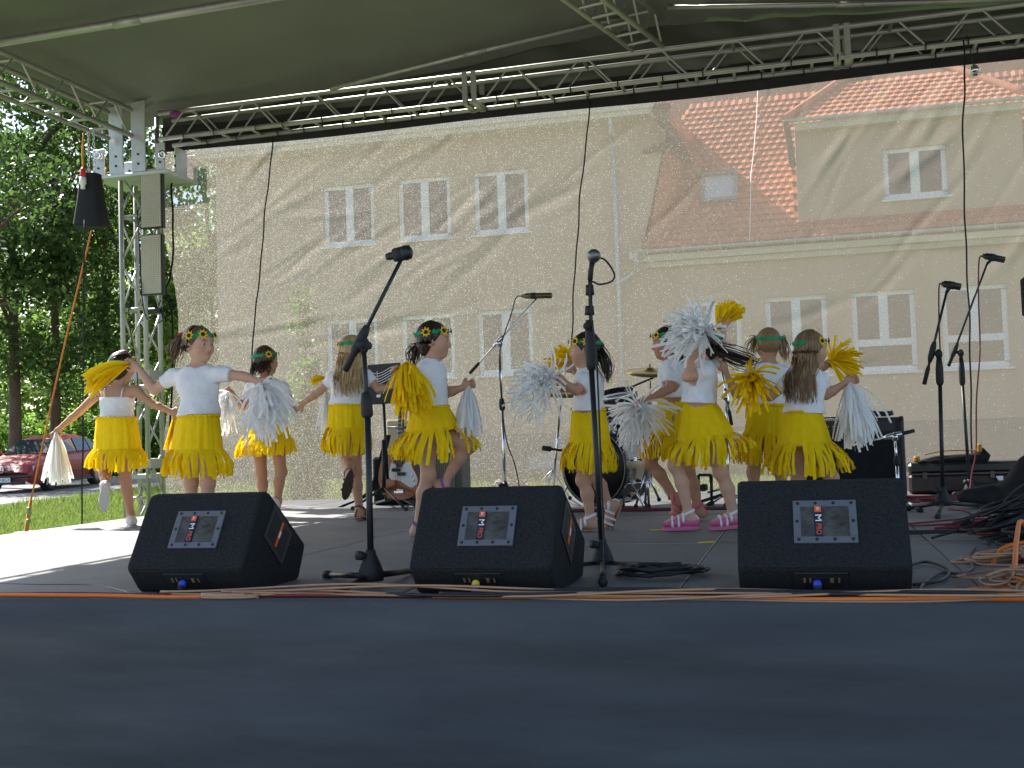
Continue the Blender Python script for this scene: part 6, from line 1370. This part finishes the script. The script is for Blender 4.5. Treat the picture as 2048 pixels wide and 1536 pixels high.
    for a in g['flowers']:
        c = bp(a, 1.07); o_ = nrm(c-H(0, -0.007, 0.035)); x_ = nrm(np.cross(hu, o_)); y_ = np.cross(o_, x_); k = MB(); r_ = 0.031*S; ph = rng.uniform(0, 6); VV = [c+o_*0.006]
        for i in range(16): t = ph+i*math.pi/8; q = r_ if i % 2 == 0 else r_*0.56; VV.append(c+(x_*math.cos(t)+y_*math.sin(t))*q+o_*(0.010 if i % 2 == 0 else 0.005))
        k.mi = 0; k.add(VV, [(0, i+1, (i+1) % 16+1) for i in range(16)]); k.mi = 1; k.lathe(c+o_*0.005, o_, [(0, r_*0.40), (0.005, r_*0.36), (0.007, 0)], 12); k.build('sunflower', [felt_yellow, felt_dark], hb_)
    return who
def pompom(label, Y, hand, axis, spread, length, n, m_, droop=0.5, width=0.013, curl=0.5, seed=0, shift=(0, 0)):
    """strips of crepe gathered at a handle; axis in photo terms: (right, up, towards the viewer)"""
    q = np.random.default_rng(seed); c = at(hand[0], hand[1], Y+(hand[2] if len(hand) > 2 else 0)); ax = nrm(R0*axis[0]+V3((0, 0, 1))*axis[1]-V0*axis[2]); paths = []
    for i in range(n):
        z = q.normal(size=3); z /= np.linalg.norm(z); d = nrm(ax+z*spread*q.uniform(0.2, 1.0)); L_ = length*q.uniform(0.72, 1.08); P = []; cv = q.normal(size=3)*curl
        for f in np.linspace(0, 1, 8): P.append(c+d*L_*f+V3((0, 0, -1))*droop*L_*f*f+cv*L_*0.14*(math.sin(f*2.6))+cv[::-1]*L_*0.12*f**3)
        P = np.array(P); P[:, 2] = np.maximum(P[:, 2], 0.02); paths.append(P)
    V, Q = ribbons(paths, width*q.uniform(0.7, 1.2, n), None, 1.0)
    o = thing_np('pom_pom', V, Q, m_, smooth=True); tag(o, label, 'pom-pom', 'crepe paper pom-poms held by the dancers')
    return o
# ---- the ten dancers, left to right (joint positions surveyed from the photograph; third number = metres behind the dancer's own depth)
dancer('person at far left seen from behind in a white camisole with arms spread low', 7.4, dict(
    head=(243, 735), neck=(234, 776), pelvis=(234, 876), waist=(234, 828), ww=38, body=180, face=155, s=1.10, camisole=True, skin=(0.48, 0.25, 0.15),
    arms=[((197, 787), (158, 824), (121, 855), (112, 866)), ((273, 782), (306, 808), (340, 822), (352, 828))],
    legs=[((250, 880), (250, 955), (262, 1035), (262, 1052, -0.12), 'pale', True), ((219, 880), (210, 945, 0.02), (210, 972, -0.24), (206, 1020, -0.20), 'pale')],
    skirt=((193, 273, 836), (187, 283, 902, 900), (174, 936, 233, 944, 292, 934)), hair='dark', nape=True, locks=[('tail', [(232, 712), (222, 745), (212, 775), (216, 800), (208, 810)], 0.05, 90), ('tail', [(238, 706), (248, 720), (236, 745), (225, 780)], 0.05, 60)], flowers=[40, -20]))
dancer('person facing front left of centre with head turned right and both arms raised sideways', 5.72, dict(
    head=(397, 690), neck=(395, 734), pelvis=(399, 868), waist=(398, 820), ww=38, body=8, face=58, s=1.02, skin=(0.58, 0.33, 0.225),
    arms=[((440, 748), (482, 752), (511, 760), (521, 770)), ((348, 752), (308, 780), (277, 736), (263, 728))],
    legs=[((385, 880), (382, 965), (379, 1075), (372, 1095, -0.08), 'white', True), ((415, 880), (416, 965), (417, 1075), (424, 1095, -0.08), 'white', True)],
    skirt=((356, 438, 832), (342, 446, 903, 903), (329, 950, 395, 958, 462, 950)), hair='light', nape=False, locks=[('tail', [(362, 672), (354, 690), (350, 708), (347, 728)], 0.03, 70), ('loose', -50, 50, 0.02, 0.0, 60)], tie=((361, 671, 0.0), red_felt), flowers=[-30, 25, -75], nf=48))
dancer('person third from left seen from behind with shoulder-length brown hair', 8.05, dict(
    head=(531, 722), neck=(535, 762), pelvis=(531, 868), waist=(531, 820), ww=35, body=172, face=138, s=1.10, skin=(0.44, 0.22, 0.125),
    arms=[((503, 775), (487, 814), (468, 792, -0.1), (460, 785, -0.12)), ((566, 776), (580, 800, 0.1), (560, 812, 0.22), (548, 815, 0.25))],
    legs=[((517, 875), (523, 945), (527, 1012), (524, 1040, 0.1), 'pale', True), ((553, 875), (562, 944), (556, 1003), (565, 1035, 0.06), 'pale')],
    skirt=((497, 567, 824), (489, 578, 872, 872), (472, 915, 530, 912, 580, 908)), hair='brown', locks=[('loose', -75, 75, 0.10, 0.02, 170)], flowers=[-40, -105], nf=40))
dancer('person with long wavy blond hair seen from behind, one foot kicked up', 7.62, dict(
    head=(704, 703), neck=(700, 745), pelvis=(693, 850), waist=(694, 802), ww=34, body=178, face=170, s=1.08, skin=(0.50, 0.265, 0.165),
    arms=[((666, 757), (640, 782), (606, 806), (596, 814)), ((733, 752), (758, 778), (778, 775), (790, 768))],
    legs=[((708, 860), (712, 944), (719, 1020), (727, 1040, 0.06), 'brown', True), ((680, 860), (696, 925), (699, 948, -0.26), (690, 985, -0.24), 'brown')],
    skirt=((658, 730, 810), (655, 736, 858, 858), (651, 908, 692, 911, 734, 906)), hair='blond', locks=[('loose', -80, 80, 0.29, 0.03, 330)], flowers=[125], nf=40, btilt=-0.1))
dancer('person in profile facing right with dark ponytail and one knee raised high', 6.1, dict(
    head=(866, 682), neck=(862, 726), pelvis=(860, 856), waist=(861, 802), ww=36, body=84, face=86, s=1.06, skin=(0.54, 0.295, 0.195),
    arms=[((872, 748, 0.09), (893, 786, 0.12), (924, 776, 0.10), (938, 770, 0.10)), ((846, 746, -0.10), (826, 786, -0.12), (806, 756, -0.2), (797, 746, -0.22))],
    legs=[((852, 868, 0.0), (856, 950), (836, 1058), (850, 1076, -0.02), 'purple', True), ((868, 862, 0.02), (938, 890), (889, 966, 0.02), (900, 985, 0.0), 'purple')],
    skirt=((825, 897, 813), (811, 918, 868, 856), (785, 912, 850, 928, 955, 900)), hair='dark', nape=True, locks=[('tail', [(837, 692), (830, 704), (827, 720), (829, 738)], 0.028, 70)], tie=((836, 690), red_felt), flowers=[-45, -100, 5], nf=46, dr=0.95, gaps=[(0.72, 0.14)]))
dancer('person in profile facing left behind the middle microphone stand with hair in a ponytail', 6.5, dict(
    head=(1172, 700), neck=(1177, 742), pelvis=(1179, 862), waist=(1177, 812), ww=32, body=-98, face=-100, s=1.0, skin=(0.52, 0.275, 0.175),
    arms=[((1167, 762, -0.10), (1152, 782, -0.14), (1131, 766, -0.2), (1121, 758, -0.22)), ((1192, 758, 0.1), (1172, 770, 0.2), (1150, 745, 0.25), (1143, 735, 0.25))],
    legs=[((1172, 868), (1167, 960), (1182, 1044), (1158, 1062), 'white', True), ((1186, 868), (1188, 952, 0.05), (1218, 1010, 0.1), (1204, 1040, 0.1), 'white')],
    skirt=((1144, 1210, 819), (1139, 1221, 888, 888), (1122, 940, 1172, 948, 1224, 942)), hair='dark', locks=[('tail', [(1196, 690), (1206, 715), (1213, 740), (1217, 768)], 0.028, 80), ('loose', -10, 70, 0.06, 0.0, 90)], tie=((1196, 690), leaf_green), flowers=[55, 8, 95], nf=44, dr=0.9, gaps=[(-0.25, 0.05)]))
dancer('person in profile facing left partly hidden behind the girl in pink sandals', 7.25, dict(
    head=(1334, 687), neck=(1344, 727), pelvis=(1344, 840), waist=(1346, 786), ww=28, body=-88, face=-88, s=1.04, skin=(0.47, 0.235, 0.14),
    arms=[((1345, 750, -0.1), (1338, 778, -0.12), (1302, 796, -0.16), (1291, 801, -0.17)), ((1352, 750, 0.1), (1365, 780, 0.15), (1385, 770, 0.2), (1395, 765, 0.2))],
    legs=[((1330, 850), (1300, 926), (1350, 995), (1337, 1024), 'red'), ((1352, 850), (1377, 940), (1397, 1024), (1372, 1038), 'red', True)],
    skirt=((1320, 1372, 793), (1300, 1378, 866, 872), (1284, 915, 1330, 922, 1376, 918)), hair='dark', locks=[('loose', -40, 70, 0.12, 0.03, 150)], flowers=[40, 0], nf=40, dr=0.9))
dancer('person in pink and white sandals with face hidden by a raised white pom-pom', 6.45, dict(
    head=(1405, 690), neck=(1404, 733), pelvis=(1399, 852), waist=(1398, 796), ww=30, body=-92, face=-95, s=1.03, skin=(0.60, 0.34, 0.235),
    arms=[((1410, 746, -0.08), (1374, 754, -0.14), (1391, 697, -0.16), (1397, 683, -0.16)), ((1412, 745, 0.1), (1440, 700, 0.15), (1448, 655, 0.15), (1452, 640, 0.15))],
    legs=[((1385, 862), (1352, 930), (1378, 1032), (1333, 1054), 'pink', True), ((1415, 862), (1443, 945, 0.02), (1470, 1042, 0.05), (1448, 1062, 0.02), 'pink', True)],
    skirt=((1369, 1429, 803), (1356, 1470, 885, 868), (1335, 914, 1408, 938, 1497, 896)), hair='dark', locks=[('tail', [(1425, 690), (1446, 704), (1476, 716), (1500, 722), (1520, 722)], 0.035, 90)], flowers=[60], nf=48, dr=0.88))
dancer('person seen from behind with two blond pigtails', 7.3, dict(
    head=(1537, 690), neck=(1537, 730), pelvis=(1532, 850), waist=(1534, 800), ww=36, body=182, face=182, s=1.03, skin=(0.50, 0.265, 0.165),
    arms=[((1505, 745), (1472, 788), (1452, 745), (1447, 730)), ((1568, 745), (1605, 765, 0.1), (1640, 740, 0.15), (1650, 732, 0.15))],
    legs=[((1515, 860), (1507, 945), (1508, 1035), (1505, 1052, 0.1), 'white', True), ((1550, 860), (1562, 945), (1566, 1035), (1569, 1052, 0.1), 'white', True)],
    skirt=((1499, 1572, 810), (1488, 1576, 868, 868), (1479, 925, 1530, 930, 1582, 925)), hair='mid', nape=False, locks=[('tail', [(1510, 675), (1505, 692), (1503, 712)], 0.024, 55), ('tail', [(1566, 674), (1570, 700), (1572, 725)], 0.026, 55)], flowers=[20, -20], parted=True, nf=42))
dancer('person at right with long straight dark blond hair looking away to the right', 6.6, dict(
    head=(1621, 700), neck=(1611, 742), pelvis=(1610, 868), waist=(1608, 816), ww=34, body=140, face=104, s=1.04, skin=(0.52, 0.285, 0.18),
    arms=[((1577, 764), (1540, 793), (1526, 776), (1520, 768)), ((1642, 760, 0.05), (1652, 790, 0.08), (1688, 768, 0.08), (1702, 762, 0.08))],
    legs=[((1592, 880), (1597, 965), (1600, 1065), (1600, 1085, 0.1), 'white', True), ((1630, 880), (1662, 955, 0.02), (1668, 1060, 0.1), (1675, 1080, 0.15), 'white', True)],
    skirt=((1573, 1642, 824), (1554, 1664, 893, 887), (1537, 948, 1610, 960, 1703, 935)), hair='mid', nape=False, locks=[('loose', -80, 40, 0.27, 0.03, 300), ('tail', [(1600, 690), (1604, 740), (1608, 780), (1606, 806)], 0.02, 50)], flowers=[-30, -75], nf=48, gaps=[(-0.15, 0.1)]))
# ---- pom-poms
W_ = white_strip; Yc = yellow_cloth
pompom('white pom-pom hanging lowest at far left in the camisole girl\'s outstretched hand', 7.38, (112, 866), (0.08, -0.6, 0.1), 0.62, 0.22, 170, W_, 0.7, 0.016, 0.25, 1)
pompom('small yellow pom-pom dangling against the truss tower', 7.4, (352, 826), (-0.1, -1, 0), 0.5, 0.18, 70, Yc, 0.5, 0.014, 0.3, 2)
pompom('yellow pom-pom hiding the face of the girl at far left', 5.7, (258, 728), (-1, -0.15, 0.1), 0.40, 0.23, 130, Yc, 0.35, 0.018, 0.25, 3)
pompom('big white pom-pom held in front of the brown haired girl\'s back', 5.7, (524, 768), (0.30, -0.55, 0.5), 0.95, 0.24, 190, W_, 0.35, 0.015, 0.9, 4)
pompom('white pom-pom at the brown haired girl\'s left elbow', 7.95, (458, 785, -0.1), (-0.1, -0.4, 0.3), 0.95, 0.23, 120, W_, 0.4, 0.014, 0.9, 5)
pompom('pale pom-pom hanging behind the blond girl\'s left forearm', 7.75, (652, 780), (0.0, -1, 0), 0.4, 0.24, 60, W_, 0.3, 0.014, 0.4, 6)
pompom('tuft of yellow strips beside the blond girl\'s left shoulder', 7.8, (655, 756), (-1, 0.05, 0), 0.30, 0.12, 40, Yc, 0.2, 0.016, 0.3, 7)
pompom('yellow pom-pom hanging over the back of the girl with raised knee', 5.95, (812, 728, -0.05), (0.15, -0.25, 0.5), 0.95, 0.19, 190, Yc, 0.85, 0.018, 0.35, 8)
pompom('neat white pom-pom in the forward hand of the girl with raised knee', 6.15, (937, 772), (-0.02, -0.45, 0.2), 0.62, 0.17, 150, W_, 0.85, 0.013, 0.25, 9)
pompom('large shaggy white pom-pom held out to the left by the girl at the middle stand', 6.25, (1095, 758), (-0.45, 0.05, 0.5), 1.6, 0.225, 230, W_, 0.25, 0.013, 0.9, 10)
pompom('yellow pom-pom behind the face of the girl at the middle stand', 6.8, (1142, 728), (-0.1, 0.1, 0), 1.3, 0.17, 80, Yc, 0.2, 0.018, 0.3, 11)
pompom('shaggy white pom-pom held low in front of the drum kit', 7.05, (1278, 812), (-0.15, -0.35, 0.4), 1.5, 0.24, 210, W_, 0.2, 0.013, 0.6, 12)
pompom('white pom-pom raised high in front of a girl\'s face', 6.25, (1408, 664), (-0.45, 0.10, 0.4), 1.25, 0.25, 260, W_, 0.2, 0.014, 0.7, 13)
pompom('yellow pom-pom raised above the white one', 6.6, (1436, 658), (0.32, 0.55, 0), 0.55, 0.20, 110, Yc, 0.15, 0.020, 0.25, 14)
pompom('bright yellow pom-pom between the pigtail girl and the long haired girl\'s elbow', 6.45, (1505, 752), (-0.15, -0.15, 0.5), 1.4, 0.19, 120, Yc, 0.3, 0.018, 0.35, 15)
pompom('yellow pom-pom behind the long haired girl\'s face', 7.4, (1660, 722), (0.15, 0.05, 0), 1.3, 0.20, 120, Yc, 0.25, 0.016, 0.5, 16)
pompom('white pom-pom trailing from the long haired girl\'s right-pointing hand', 6.65, (1698, 766), (0.10, -0.5, 0.15), 0.85, 0.21, 180, W_, 0.75, 0.013, 0.5, 17)
